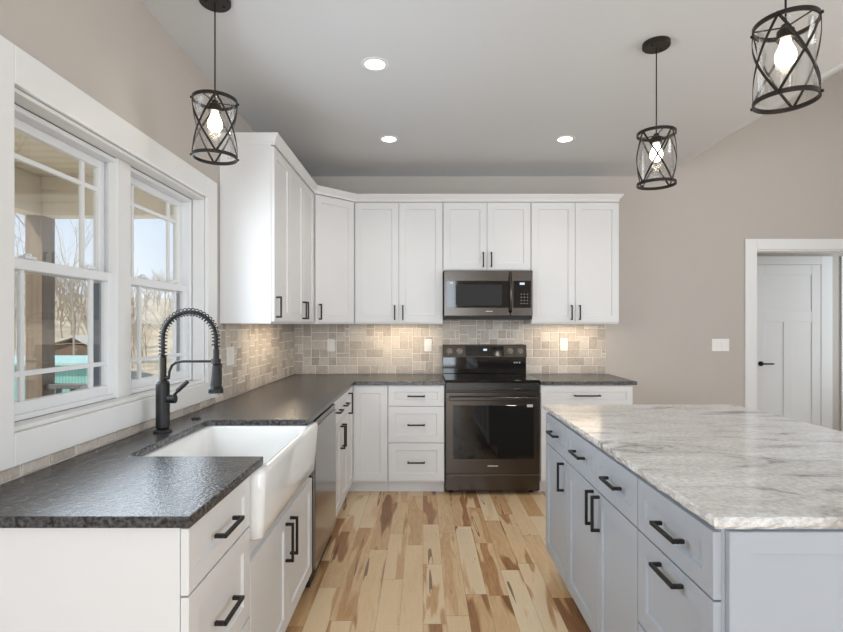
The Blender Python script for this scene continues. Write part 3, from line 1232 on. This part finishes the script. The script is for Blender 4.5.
# diagonal corner wall cabinet
root = thing('wall_cabinet', 'diagonal white corner wall cabinet with one door', 'cabinet', (-0.95, 4.45, UZ0))
xd = XL + 0.61
pts = [(XL + 0.003, YD), (XU, YD), (xd, YU), (xd, YB - 0.003), (XL + 0.003, YB - 0.003)]
mb = MB().prism([(x, y, UZ0) for x, y in pts], (0, 0, UZ1 - UZ0))
mb.build('body', M['cab'], root)
du = Vector((xd - XU, YU - YD, 0))
dl = du.length
du.normalize()
FD = Frame((XU, YD, 0), du, (du.y, -du.x, 0))
front(FD, root, 'door', 0.022, dl - 0.022, UZ0 + 0.012, UZ1 - 0.008, M['cab'], (0.058, UZ0 + 0.098), True, 0.128)


def upper_back(x0, x1, z0, label):
    root = thing('wall_cabinet', label, 'cabinet', (0.5 * (x0 + x1), YB - 0.15, z0))
    mb = MB().box(x0, x1 - 0.001, YU, YB - 0.003, z0 + 0.022, UZ1)
    mb.box(x0, x1 - 0.001, YU, YU + 0.019, z0, z0 + 0.022)
    mb.box(x0, x0 + 0.012, YU + 0.019, YB - 0.003, z0, z0 + 0.022)
    mb.box(x1 - 0.013, x1 - 0.001, YU + 0.019, YB - 0.003, z0, z0 + 0.022)
    mb.build('body', M['cab'], root)
    mid = 0.5 * (x0 + x1)
    front(FUB, root, 'door', x0 + 0.003, mid - 0.0015, z0 + 0.012, UZ1 - 0.008, M['cab'], (mid - 0.035, z0 + 0.098), True, 0.128)
    front(FUB, root, 'door', mid + 0.0015, x1 - 0.004, z0 + 0.012, UZ1 - 0.008, M['cab'], (mid + 0.035, z0 + 0.098), True, 0.128)


upper_back(xd + 0.002, 0.172, UZ0, 'two-door white wall cabinet left of the microwave')
upper_back(0.173, 0.930, 1.828, 'short two-door white wall cabinet above the microwave')
upper_back(0.931, 1.690, UZ0, 'two-door white wall cabinet right of the microwave')

# crown along the tops
mb = MB()
cd = 0.024
k = cd * math.tan(PI / 8)
lowp = [(XL + 0.004, 2.985 + 0.013), (XU + cd, 2.985 + 0.013), (XU + cd, YD - k), (xd + k, YU - cd), (1.690, YU - cd), (1.690, YB - 0.004), (XL + 0.004, YB - 0.004)]
e2 = 0.048
k2 = e2 * math.tan(PI / 8)
upp = [(XL + 0.004, 2.985 - 0.015), (XU + e2, 2.985 - 0.015), (XU + e2, YD - k2), (xd + k2, YU - e2), (1.690 + 0.030, YU - e2), (1.690 + 0.030, YB - 0.004), (XL + 0.004, YB - 0.004)]
bm = mb.bm
levels = [(lowp, 2.4255), (lowp, 2.445), (upp, 2.478), (upp, 2.487)]
rings = [[bm.verts.new((x, y, z)) for x, y in P_] for P_, z in levels]
bm.faces.new(rings[0][::-1])
for A, B in zip(rings, rings[1:]):
    for i in range(len(A)):
        j = (i + 1) % len(A)
        bm.faces.new((A[i], A[j], B[j], B[i]))
bm.faces.new(rings[-1])
tag(mb.build('crown_molding', M['cab']), 'white crown moulding running along the tops of the wall cabinets', 'moulding')


# under-cabinet lights
def led(x0, x1, y0, y1, label, pw):
    cx_, cy_ = 0.5 * (x0 + x1), 0.5 * (y0 + y1)
    root = thing('under_cabinet_light', label, 'light', (cx_, cy_, UZ0 + 0.007))
    MB().box(x0, x1, y0, y1, UZ0 + 0.011, UZ0 + 0.0215).build('housing', M['plastic'], root)
    MB().box(x0 + 0.006, x1 - 0.006, y0 + 0.006, y1 - 0.006, UZ0 + 0.007, UZ0 + 0.0115).build('diffuser', M['led'], root)
    area('led_light', (cx_, cy_, UZ0 + 0.005), (0, 0, -1), max(0.02, x1 - x0 - 0.02), max(0.02, y1 - y0 - 0.02), pw, (1.0, 0.80, 0.56), root)


led(XL + 0.19, XL + 0.225, 3.40, 4.05, 'warm LED bar under the left wall cabinets', 1.7)
led(-0.48, 0.06, YB - 0.225, YB - 0.19, 'warm LED bar under the wall cabinet left of the microwave', 1.7)
led(1.04, 1.58, YB - 0.225, YB - 0.19, 'warm LED bar under the wall cabinet right of the microwave', 1.7)

# ================================================================== range
x0, x1 = 0.179, 0.936
yf = 4.118            # front of the body behind the door
root = thing('kitchen_range', 'dark stainless electric range in the back run', 'range', (0.557, 4.4, 0))
MB().box(x0, x1, yf, YB - 0.02, 0.03, 0.905).build('body', M['steel_dark'], root)
for xx in (x0 + 0.05, x1 - 0.05):
    for yy in (yf + 0.06, YB - 0.1):
        MB().lathe([(0, 0.001), (0.018, 0.001), (0.018, 0.031), (0, 0.031)], xx, yy, 12).build('foot', M['cavity'], root)
MB().box(x0 - 0.0005, x1 + 0.0005, yf - 0.030, YB - 0.085, 0.9055, 0.924).build('cooktop', M['glass_black'], root, bevel=0.004, seg=2)
for (cx_, cy_, r_) in ((x0 + 0.2, yf + 0.13, 0.105), (x1 - 0.2, yf + 0.13, 0.09), (x0 + 0.2, yf + 0.38, 0.08), (x1 - 0.2, yf + 0.38, 0.08)):
    mb = MB().lathe([(r_ - 0.003, 0.9242), (r_, 0.9242), (r_, 0.9246), (r_ - 0.003, 0.9246), (r_ - 0.003, 0.9242)], cx_, cy_, 40)
    mb.build('burner_ring', M['ring_mark'], root)
FR = Frame((0, yf, 0), (1, 0, 0), (0, -1, 0))
mb = MB()
FR.box(mb, x0 + 0.001, x1 - 0.001, 0.838, 0.9045, 0.001, 0.022)
mb.build('front_rail', M['steel_dark'], root, bevel=0.003)
mb = MB()
a0, a1, b0, b1 = x0 + 0.055, x1 - 0.04, 0.846, 0.896
for q in ((a0, a1, b1 - 0.005, b1), (a0, a1, b0, b0 + 0.005), (a0, a0 + 0.007, b0 + 0.005, b1 - 0.005), (a1 - 0.007, a1, b0 + 0.005, b1 - 0.005)):
    FR.box(mb, *q, 0.022, 0.026)
mb.build('rail_moulding', M['steel'], root, bevel=0.001)
mb = MB()
FR.box(mb, x0 + 0.002, x1 - 0.002, 0.172, 0.826, 0.001, 0.038)
dr = mb.build('oven_door', M['steel'], root, bevel=0.004, seg=2)
mb = MB()
FR.box(mb, x0 + 0.062, x1 - 0.050, 0.292, 0.722, 0.038, 0.0405)
mb.build('oven_window', M['glass_black'], dr, bevel=0.001)
mb = MB()
FR.box(mb, x0 + 0.03, x1 - 0.03, 0.764, 0.794, 0.066, 0.086)
for xx in (x0 + 0.045, x1 - 0.045):
    FR.box(mb, xx - 0.012, xx + 0.012, 0.768, 0.790, 0.038, 0.067)
mb.build('handle', M['steel'], dr, bevel=0.006, seg=3)
mb = MB()
FR.box(mb, x1 - 0.105, x1 - 0.058, 0.708, 0.730, 0.0408, 0.0415)
mb.build('sticker', M['grey_mark'], dr)
mb = MB()
FR.box(mb, 0.517, 0.600, 0.234, 0.240, 0.0382, 0.0390)
mb.build('nameplate', M['grey_mark'], dr)
mb = MB()
FR.box(mb, x0 + 0.002, x1 - 0.002, 0.040, 0.160, 0.001, 0.036)
sd_ = mb.build('storage_drawer', M['steel'], root, bevel=0.004, seg=2)
mb = MB()
FR.box(mb, x0 + 0.006, x1 - 0.006, 0.161, 0.168, 0.004, 0.040)
mb.build('drawer_lip', M['dish'], sd_, bevel=0.002)
# backguard: black glass riser and tilted control panel
yb0 = YB - 0.092
MB().box(x0, x1, yb0, YB - 0.018, 0.9245, 1.075).build('riser', M['glass_black'], root, bevel=0.003)
mb = MB()
mb.hexa([(x0, yb0 - 0.030, 1.072), (x1, yb0 - 0.030, 1.072), (x1, YB - 0.018, 1.076), (x0, YB - 0.018, 1.076)],
        [(x0, yb0 - 0.006, 1.186), (x1, yb0 - 0.006, 1.186), (x1, YB - 0.018, 1.186), (x0, YB - 0.018, 1.186)])
cp = mb.build('control_panel', M['steel'], root, bevel=0.003)


def cpt(a, b_, c):
    """point on the tilted control panel"""
    t = (b_ - 1.072) / 0.114
    y = yb0 - 0.030 + 0.024 * t
    return Vector((a, y, b_)) + Vector((0, -0.978, 0.206)) * c


mb = MB()
mb.hexa([cpt(x0 + 0.205, 1.084, 0.0003), cpt(x1 - 0.205, 1.084, 0.0003), cpt(x1 - 0.205, 1.084, 0.003), cpt(x0 + 0.205, 1.084, 0.003)],
        [cpt(x0 + 0.205, 1.174, 0.0003), cpt(x1 - 0.205, 1.174, 0.0003), cpt(x1 - 0.205, 1.174, 0.003), cpt(x0 + 0.205, 1.174, 0.003)])
mb.build('touch_panel', M['glass_black'], cp)
mb = MB()
mb.hexa([cpt(0.545, 1.132, 0.0032), cpt(0.578, 1.132, 0.0032), cpt(0.578, 1.132, 0.004), cpt(0.545, 1.132, 0.004)],
        [cpt(0.545, 1.149, 0.0032), cpt(0.578, 1.149, 0.0032), cpt(0.578, 1.149, 0.004), cpt(0.545, 1.149, 0.004)])
mb.build('clock_display', M['display'], cp)
nv = Vector((0, -0.978, 0.206))
for xx in (x0 + 0.060, x0 + 0.150, x1 - 0.150, x1 - 0.060):
    mb = MB()
    c = cpt(xx, 1.128, 0.0)
    mb.tube([c + nv * 0.0005, c + nv * 0.008], 0.029, 20)
    mb.tube([c + nv * 0.008, c + nv * 0.030], [0.024, 0.021], 20)
    kb = mb.build('knob', M['dish'], root, bevel=0.001)
    mb = MB()
    d_ = Vector((0.5, 0.1, 0.85)).normalized()
    d_ = (d_ - nv * d_.dot(nv)).normalized()
    s_ = d_.cross(nv)
    q = c + nv * 0.0302
    mb.hexa([q - d_ * 0.018 - s_ * 0.005, q + d_ * 0.018 - s_ * 0.005, q + d_ * 0.018 + s_ * 0.005, q - d_ * 0.018 + s_ * 0.005],
            [q - d_ * 0.018 - s_ * 0.004 + nv * 0.007, q + d_ * 0.018 - s_ * 0.004 + nv * 0.007, q + d_ * 0.018 + s_ * 0.004 + nv * 0.007, q - d_ * 0.018 + s_ * 0.004 + nv * 0.007])
    mb.build('grip', M['dish'], kb)
for xx in (x0 + 0.055, x0 + 0.095, x1 - 0.105, x1 - 0.085, x1 - 0.06):
    MB().box(xx - 0.006, xx + 0.006, yb0 - 0.0008, yb0 + 0.001, 1.018, 1.030).build('panel_mark', M['grey_mark'], root)

# ================================================================== microwave
x0, x1 = 0.177, 0.927
z0, z1 = 1.412, 1.8265
ym_ = YB - 0.392
root = thing('microwave', 'dark stainless over-the-range microwave under short wall cabinet', 'microwave', (0.55, 4.5, z0))
MB().box(x0, x1, ym_, YB - 0.012, z0, z1).build('body', M['steel_dark'], root, bevel=0.002)
FM = Frame((0, ym_, 0), (1, 0, 0), (0, -1, 0))
mb = MB()
FM.box(mb, x0 + 0.001, x1 - 0.190, z0 + 0.030, z1 - 0.002, 0.0005, 0.022)
md = mb.build('door', M['steel'], root, bevel=0.003)
mb = MB()
FM.box(mb, x0 + 0.018, x1 - 0.205, z0 + 0.098, z1 - 0.088, 0.022, 0.0245)
mb.build('window', M['glass_black'], md, bevel=0.001)
mb = MB()
FM.box(mb, x0 + 0.100, x1 - 0.262, z0 + 0.118, z1 - 0.120, 0.0246, 0.0252)
mb.build('window_screen', M['cavity'], md)
mb = MB()
FM.box(mb, x1 - 0.187, x1 - 0.001, z0 + 0.030, z1 - 0.002, 0.0005, 0.022)
cp = mb.build('control_panel', M['steel'], root, bevel=0.003)
mb = MB()
FM.box(mb, x1 - 0.165, x1 - 0.016, z0 + 0.098, z1 - 0.088, 0.022, 0.0245)
mb.build('keypad', M['glass_black'], cp, bevel=0.001)
mb = MB()
FM.box(mb, x1 - 0.110, x1 - 0.070, z1 - 0.122, z1 - 0.104, 0.0246, 0.0252)
mb.build('clock_display', M['display'], cp)
for i in range(3):
    for j in range(4):
        mb = MB()
        a = x1 - 0.098 + i * 0.026
        b_ = z0 + 0.135 + j * 0.026
        FM.box(mb, a - 0.004, a + 0.004, b_ - 0.002, b_ + 0.002, 0.0246, 0.0251)
        mb.build('key', M['grey_mark'], cp)
mb = MB()
xh = x1 - 0.190
pth = []
for i in range(13):
    t = i / 12
    pth.append(FM.p(xh, z0 + 0.060 + t * 0.330, 0.026 + 0.034 * math.sin(PI * t)))
mb.tube(pth, 0.0125, 10)
mb.build('handle', M['steel'], md, smooth=True)
mb = MB()
FM.box(mb, 0.530, 0.588, z0 + 0.067, z0 + 0.072, 0.0222, 0.0228)
mb.build('nameplate', M['grey_mark'], md)
mb = MB()
FM.box(mb, x0 + 0.05, x0 + 0.075, z1 - 0.116, z1 - 0.100, 0.0246, 0.0252)
mb.build('sticker', M['grey_mark'], md)
mb = MB()
FM.box(mb, x0 + 0.004, x1 - 0.004, z0 + 0.001, z0 + 0.027, 0.0005, 0.012)
mb.build('vent_grille', M['cavity'], root, bevel=0.001)


# ================================================================== outlets and switch
def outlet(F, a, b_, label, cat='outlet', wide=0.070, name='wall_outlet', off=0.0095, gangs=1):
    root = thing(name, label, cat, F.p(a, b_, off))
    mb = MB()
    F.box(mb, a - wide / 2, a + wide / 2, b_ - 0.057, b_ + 0.057, off, off + 0.006)
    mb.build('cover_plate', M['plastic'], root, bevel=0.002)
    for g in range(gangs):
        c = a + (g - (gangs - 1) / 2) * 0.046
        mb = MB()
        F.box(mb, c - 0.0165, c + 0.0165, b_ - 0.033, b_ + 0.033, off + 0.0062, off + 0.0085)
        s = mb.build('rocker' if cat == 'switch' else 'receptacle', M['plastic'], root, bevel=0.001)
    return root


outlet(FWL, 3.145, 1.174, 'white double outlet on the window-wall tile beneath the left wall cabinets', wide=0.118, gangs=2)
outlet(FWB, -0.850, 1.178, 'white outlet on the back tile near the corner')
outlet(FWB, 0.046, 1.178, 'white outlet on the back tile just left of the range')
outlet(FWB, 1.300, 1.185, 'white outlet on the back tile right of the range')
outlet(FWB, 2.750, 1.180, 'white double light switch on the plain wall beside the hallway', 'switch', 0.16, 'light_switch', 0.001, 2)

# ================================================================== island
IX = 0.704             # face frame plane (fronts project to 0.690)
IX1 = 1.42
IY0, IY1 = 1.197, 2.850
FI = Frame((IX, 0, 0), (0, 1, 0), (-1, 0, 0))


def island_unit(y0, y1, label, loc_y):
    root = thing('island_cabinet', label, 'cabinet', (1.05, loc_y, 0))
    base_body(root, IX, IX1, y0, y1 - 0.001, 'x-', M['cab_blue'])
    return root


y0, y1 = IY0 + 0.006, 1.629
root = island_unit(y0, y1, 'grey-blue island drawer cabinet at the near end', 1.41)
front(FI, root, 'drawer', y0 + 0.001, y1 - 0.003, 0.716, 0.876, M['cab_blue'], (0.5 * (y0 + y1) - 0.015, 0.797), False, 0.135)
front(FI, root, 'drawer', y0 + 0.001, y1 - 0.003, 0.422, 0.710, M['cab_blue'], (0.5 * (y0 + y1) - 0.01, 0.676), False, 0.135)
front(FI, root, 'drawer', y0 + 0.001, y1 - 0.003, 0.115, 0.416, M['cab_blue'], (0.5 * (y0 + y1), 0.33), False, 0.135)
# near end panel: a framed panel across the whole end
mb = MB()
FE = Frame((0, IY0 + 0.005, 0), (1, 0, 0), (0, -1, 0))
ep = shaker(FE, IX + 0.008, IX1, 0.02, ZT - 0.003, th=0.018, fr=0.05, rec=0.008)
ep.build('end_panel', M['cab_blue'], root)
y0, y1 = 1.630, 2.430
root = island_unit(y0, y1, 'grey-blue two-door island cabinet with two drawers in the middle', 2.02)
mid = 2.015
for a0, a1, hq in ((y0 + 0.002, mid - 0.0015, mid - 0.035), (mid + 0.0015, y1 - 0.003, mid + 0.035)):
    front(FI, root, 'drawer', a0, a1, 0.716, 0.876, M['cab_blue'], (0.5 * (a0 + a1), 0.80), False, 0.135)
    front(FI, root, 'door', a0, a1, 0.115, 0.710, M['cab_blue'], (hq, 0.632), True, 0.14)
y0, y1 = 2.431, IY1
root = island_unit(y0, y1, 'grey-blue single-door island cabinet at the far end by the range', 2.64)
front(FI, root, 'drawer', y0 + 0.002, y1 - 0.003, 0.716, 0.876, M['cab_blue'], (0.5 * (y0 + y1), 0.80), False, 0.135)
front(FI, root, 'door', y0 + 0.002, y1 - 0.003, 0.115, 0.710, M['cab_blue'], (y0 + 0.050, 0.625), True, 0.14)

# island top with chiselled edge
rnd = random.Random(3)
mb = MB()
bm = mb.bm
TX0, TX1, TY0, TY1 = 0.673, 1.768, 1.182, 2.880
loop = []


def edge(p, q, n_):
    for i in range(n_):
        t = i / n_
        loop.append((p[0] + (q[0] - p[0]) * t, p[1] + (q[1] - p[1]) * t))


edge((TX0, TY0), (TX1, TY0), 60)
edge((TX1, TY0), (TX1, TY1), 80)
edge((TX1, TY1), (TX0, TY1), 60)
edge((TX0, TY1), (TX0, TY0), 95)
cxm, cym = 0.5 * (TX0 + TX1), 0.5 * (TY0 + TY1)


def jit(x, y, amt):
    dx = 0
    dy = 0
    if abs(x - TX0) < 1e-6 or abs(x - TX1) < 1e-6:
        dx = (1 if x < cxm else -1) * rnd.uniform(0, amt)
    if abs(y - TY0) < 1e-6 or abs(y - TY1) < 1e-6:
        dy = (1 if y < cym else -1) * rnd.uniform(0, amt)
    return x + dx, y + dy


zt0, zt1 = ZT + 0.001, 0.917
ring_defs = [(zt0, 0.010, 0.006), (zt0 + 0.009, 0.002, 0.006), (zt0 + 0.019, 0.0, 0.007), (zt1 - 0.003, 0.0, 0.008), (zt1, 0.004, 0.006)]
rings = []
for z, ins, amt in ring_defs:
    ring = []
    for x, y in loop:
        jx, jy = jit(x, y, amt)
        jx += ins * (1 if jx < cxm - 0.5 * (TX1 - TX0) + 0.03 else (-1 if jx > TX1 - 0.03 else 0))
        jy += ins * (1 if jy < TY0 + 0.03 else (-1 if jy > TY1 - 0.03 else 0))
        ring.append(bm.verts.new((jx, jy, z)))
    rings.append(ring)
bm.faces.new(rings[0][::-1])
for A, B in zip(rings, rings[1:]):
    for i in range(len(A)):
        j = (i + 1) % len(A)
        bm.faces.new((A[i], A[j], B[j], B[i]))
bm.faces.new(rings[-1])
tag(mb.build('island_worktop', M['white_granite']), 'white and grey veined granite island top with chiselled edge', 'worktop')

# ================================================================== pendants
def pendant_local(loc, label):
    """built around its canopy point at the ceiling (loc)"""
    root = thing('pendant_light', label, 'pendant light', loc, 'caged glass pendant lights')
    x, y, z = loc
    zt, zb = z - 0.430, z - 0.668
    r = 0.088
    mb = MB().lathe([(0, -0.022), (0.060, -0.022), (0.064, -0.018), (0.064, -0.0005), (0, -0.0005)], x, y, 32, z)
    cn = mb.build('canopy', M['bronze'], root)
    for a in (0.6, 0.6 + PI):
        mb = MB().lathe([(0, -0.028), (0.005, -0.027), (0.005, -0.0225), (0, -0.0225)], x + 0.035 * math.cos(a), y + 0.035 * math.sin(a), 10, z)
        mb.build('screw', M['bronze'], cn)
    MB().tube([(x, y, z - 0.022), (x, y, zt - 0.012)], 0.0032, 8).build('cord', M['black'], root)
    mb = MB()
    mb.lathe([(0, 0.0), (0.012, 0.0), (0.014, -0.012), (0.024, -0.018), (0.026, -0.046), (0, -0.046)][::-1], x, y, 20, zt)
    for k in range(3):
        a = 2 * PI * k / 3 + 0.4
        mb.tube([(x, y, zt - 0.008), (x + (r - 0.002) * math.cos(a), y + (r - 0.002) * math.sin(a), zt - 0.008)], 0.0025, 6)
    mb.build('socket', M['bronze'], root)
    # cage: two rings
    for zz in (zt, zb):
        mb = MB().lathe([(r - 0.003, -0.007), (r + 0.002, -0.007), (r + 0.002, 0.007), (r - 0.003, 0.007), (r - 0.003, -0.007)], x, y, 48, zz)
        mb.build('ring', M['bronze'], root)
    a_off = 0.42
    for k in range(4):
        for sgn in (1, -1):
            mb = MB()
            bm = mb.bm
            prev = None
            n_ = 14
            for i in range(n_ + 1):
                t = i / n_
                a = a_off + k * PI / 2 + sgn * t * PI / 2
                zz = zt + (zb - zt) * t
                ro = r + (0.0012 if sgn > 0 else -0.0008)
                # band direction on the cylinder
                tl = Vector((-sgn * math.sin(a) * r * PI / 2, sgn * math.cos(a) * r * PI / 2, zb - zt)).normalized()
                nn = Vector((math.cos(a), math.sin(a), 0))
                ss = nn.cross(tl).normalized() * 0.0042
                c = Vector((x, y, zz)) + nn * ro
                cur = [bm.verts.new(c + ss + nn * 0.001), bm.verts.new(c - ss + nn * 0.001), bm.verts.new(c - ss - nn * 0.001), bm.verts.new(c + ss - nn * 0.001)]
                if prev:
                    for q in range(4):
                        w_ = (q + 1) % 4
                        bm.faces.new((prev[q], prev[w_], cur[w_], cur[q]))
                else:
                    bm.faces.new(cur)
                prev = cur
            bm.faces.new(prev[::-1])
            mb.build('strap', M['bronze'], root)
    for k in range(4):
        a = a_off + k * PI / 2
        for zz in (zt, zb):
            mb = MB()
            c = Vector((x + (r + 0.002) * math.cos(a), y + (r + 0.002) * math.sin(a), zz))
            mb.tube([c, c + Vector((math.cos(a), math.sin(a), 0)) * 0.006], 0.005, 8)
            mb.build('rivet', M['bronze'], root)
    mb = MB()
    rg = r - 0.010
    mb.lathe([(rg, -0.225), (rg, -0.012), (rg - 0.003, -0.012), (rg - 0.003, -0.225), (rg, -0.225)], x, y, 40, zt)
    mb.build('glass_shade', M['shade_glass'], root, smooth=True)
    mb = MB()
    prof = [(0.014, -0.047), (0.015, -0.058), (0.021, -0.072), (0.027, -0.086), (0.0295, -0.100), (0.027, -0.114), (0.019, -0.125), (0.008, -0.131), (0, -0.132)]
    mb.lathe(prof[::-1], x, y, 24, zt)
    mb.build('bulb', M['bulb'], root, smooth=True)
    return root


pend = pendant_local((-0.877, 2.150, ZC), 'caged glass pendant light hanging over the sink by the window')
dup(pend, (1.138, 2.487, ZC), 'farther caged glass pendant light over the island').scale = (1, 1, 1.03)
dup(pend, (1.142, 1.606, ZC), 'nearer caged glass pendant light over the island at top right').rotation_euler = (0, 0, 0.32)


# ================================================================== recessed lights
def downlight(loc, label):
    x, y, z = loc
    root = thing('recessed_light', label, 'ceiling light', loc, 'recessed ceiling lights')
    mb = MB().lathe([(0.052, -0.0035), (0.072, -0.0035), (0.075, -0.0005), (0.052, -0.0005), (0.052, -0.0035)], x, y, 36, z)
    mb.build('trim_ring', M['trim'], root)
    mb = MB().lathe([(0, -0.003), (0.0515, -0.003), (0.0515, -0.0006), (0, -0.0006)], x, y, 32, z)
    mb.build('lens', M['downlight'], root)
    d = bpy.data.lights.new('downlight_beam', 'SPOT')
    d.energy = 9
    d.spot_size = 2.1
    d.spot_blend = 0.8
    d.shadow_soft_size = 0.05
    d.color = (1.0, 0.94, 0.86)
    o = bpy.data.objects.new('downlight_beam', d)
    C.objects.link(o)
    o.parent = root
    o.location = (0, 0, -0.03)
    return root


dl0 = downlight((-0.253, 2.687, ZC), 'nearest recessed ceiling light, above the aisle')
dup(dl0, (-0.251, 3.770, ZC), 'far left recessed ceiling light before the back cabinets')
dup(dl0, (1.050, 3.770, ZC), 'far right recessed ceiling light before the back cabinets')

# ================================================================== outside: porch, yard, hill
PX, PY = -3.32, 4.35
PZ = 2.63
mb = MB().box(PX - 0.15, XL - 0.17, -2.5, PY + 0.16, PZ, PZ + 0.1)
struct(mb.build('ceiling', M['bead']), 'tan boarded porch ceiling outside the window')
mb = MB()
mb.box(PX - 0.08, XL - 0.17, PY, PY + 0.15, 2.30, PZ - 0.001)
mb.box(PX - 0.08, PX + 0.07, -2.5, PY, 2.30, PZ - 0.001)
mb.box(PX + 0.07, XL - 0.17, PY - 0.02, PY, 2.52, PZ - 0.001)
tag(mb.build('porch_beam', M['fascia'], bevel=0.004), 'cream boxed porch beam seen through the windows', 'beam')
root = thing('porch_post', 'square wooden porch post outside the nearer window', 'post', (PX, PY + 0.075, -0.12))
MB().box(PX - 0.075, PX + 0.075, PY, PY + 0.15, -0.119, 2.299).build('shaft', M['post'], root, bevel=0.004)
mb = MB().box(PX - 0.09, PX + 0.09, PY - 0.015, PY - 0.001, -0.119, 0.10)
mb.build('plinth', M['post'], root)
mb = MB().box(PX - 0.2, XL - 0.17, -2.5, PY + 0.2, -0.22, -0.12)
struct(mb.build('floor', M['deck']), 'grey boarded porch deck')
root = thing('porch_railing', 'grey porch railing beside the wooden post', 'railing', (-2.3, PY + 0.075, -0.12))
MB().box(PX + 0.076, XL - 0.18, PY + 0.03, PY + 0.12, 0.815, 0.855).build('top_rail', M['rail'], root, bevel=0.003)
MB().box(PX + 0.076, XL - 0.18, PY + 0.05, PY + 0.10, 0.02, 0.06).build('bottom_rail', M['rail'], root)
for i in range(15):
    xx = PX + 0.16 + i * 0.128
    MB().box(xx - 0.017, xx + 0.017, PY + 0.058, PY + 0.092, 0.0605, 0.8145).build('baluster', M['rail'], root)

# terrain
def ground_z(x, y):
    d = math.hypot(x + 1.2, y - 2)
    if d < 9:
        return -0.8
    if d < 22:
        return -0.8 - 1.4 * (d - 9) / 13
    if d < 34:
        return -2.2
    return -2.2 + 10.2 * (1 - math.exp(-(d - 34) / 36.0)) + 0.5 * math.sin(x * 0.11) * math.sin(y * 0.07 + x * 0.05)


mb = MB()
bm = mb.bm
nx_, ny_ = 60, 60
gx0, gx1, gy0, gy1 = -170.0, -3.6, -30.0, 190.0
grid = []
for i in range(nx_ + 1):
    row = []
    for j in range(ny_ + 1):
        u_ = (i / nx_)
        x = gx1 + (gx0 - gx1) * u_ ** 1.6
        y = gy0 + (gy1 - gy0) * j / ny_
        row.append(bm.verts.new((x, y, ground_z(x, y))))
    grid.append(row)
for i in range(nx_):
    for j in range(ny_):
        bm.faces.new((grid[i][j], grid[i + 1][j], grid[i + 1][j + 1], grid[i][j + 1]))
g = mb.build('ground', M['hill'], smooth=True)
struct(g, 'winter yard and hillside beyond the porch')


def ray(px, py, Y):
    """world point seen at photograph pixel (px, py) at distance Y"""
    return Vector(((px - 423.0) * Y / 510.0, Y, EYE - (py - 325.0) * Y / 510.0))


# teal metal building
Yt = 17.0
c0, c1 = ray(-40, 362, Yt), ray(90, 362, Yt)
zg = -2.4
root = thing('metal_building', 'teal metal building with mint roof beyond the porch', 'building', (0.5 * (c0.x + c1.x), Yt, zg))
ze, zr = 0.03, 0.16
MB().box(c0.x, c1.x, Yt, Yt + 1.7, zg, ze).build('siding', M['teal'], root)
mb = MB()
mb.hexa([(c0.x - 0.2, Yt - 0.2, ze), (c1.x + 0.2, Yt - 0.2, ze), (c1.x + 0.2, Yt + 1.9, zr), (c0.x - 0.2, Yt + 1.9, zr)],
        [(c0.x - 0.2, Yt - 0.2, ze + 0.08), (c1.x + 0.2, Yt - 0.2, ze + 0.08), (c1.x + 0.2, Yt + 1.9, zr + 0.08), (c0.x - 0.2, Yt + 1.9, zr + 0.08)])
mb.build('roof', M['mint'], root)
# barn with pale roof
Yb = 30.0
c0, c1 = ray(52, 345, Yb), ray(86, 345, Yb)
root = thing('barn', 'small brown barn with pale gable roof behind the metal building', 'barn', (0.5 * (c0.x + c1.x), Yb, -2.4))
MB().box(c0.x, c1.x, Yb, Yb + 3, -2.4, c0.z).build('siding', M['barn'], root)
xm_ = 0.5 * (c0.x + c1.x) + 0.3
mb = MB()
zr = c0.z + 0.45
mb.prism([(c0.x - 0.2, Yb - 0.2, c0.z), (xm_, Yb - 0.2, zr), (c1.x + 0.2, Yb - 0.2, c0.z), (c1.x + 0.2, Yb - 0.2, c0.z + 0.10), (xm_, Yb - 0.2, zr + 0.12), (c0.x - 0.2, Yb - 0.2, c0.z + 0.10)], (0, 3.4, 0))
mb.build('roof', M['barn_roof'], root)


# bare trees
def bare_tree(mb, base, h, rnd, depth=4, r0=None):
    r0 = r0 or h * 0.012

    def grow(p, d, L, r, lev):
        n_ = 3
        pts = [p]
        q = p.copy()
        dd = d.copy()
        for i in range(n_):
            dd = (dd + Vector((rnd.uniform(-.18, .18), rnd.uniform(-.18, .18), rnd.uniform(-.02, .12)))).normalized()
            q = q + dd * (L / n_)
            pts.append(q.copy())
        mb.tube(pts, [r * (1 - 0.4 * i / n_) for i in range(n_ + 1)], 4 if lev else 5, caps=False)
        if lev >= depth:
            return
        for _ in range(3 if lev else 5):
            t = rnd.uniform(0.35, 1.0)
            k = min(n_ - 1, int(t * n_))
            s = pts[k].lerp(pts[k + 1], t * n_ - k)
            nd = (dd + Vector((rnd.uniform(-1, 1), rnd.uniform(-1, 1), rnd.uniform(-.1, .6))) * 0.8).normalized()
            grow(s, nd, L * rnd.uniform(0.5, 0.7), r * 0.5, lev + 1)
    grow(Vector(base), Vector((0, 0, 1)), h * 0.55, r0, 0)


rnd = random.Random(11)
for (px, Y, h, lab) in ((74, 24.0, 11.5, 'bare leafless tree rising into the sky outside the nearer window'),
                        (14, 27.0, 11.0, 'bare leafless tree behind the porch post at left')):
    b = ray(px, 400, Y)
    b.z = ground_z(b.x, b.y) - 0.05
    mb = MB()
    bare_tree(mb, b, h, rnd, 4, 0.06)
    tag(mb.build('bare_tree', M['bark']), lab, 'tree')
mb = MB()
for i in range(190):
    px = rnd.uniform(-30, 200)
    Y = rnd.uniform(34, 80)
    b = ray(px, 330, Y)
    b.z = ground_z(b.x, b.y) - 0.1
    bare_tree(mb, b, rnd.uniform(3.0, 5.5), rnd, 2, 0.06)
tag(mb.build('woodland', M['bark']), 'pale bare winter woodland covering the hillside', 'woods', kind='stuff')
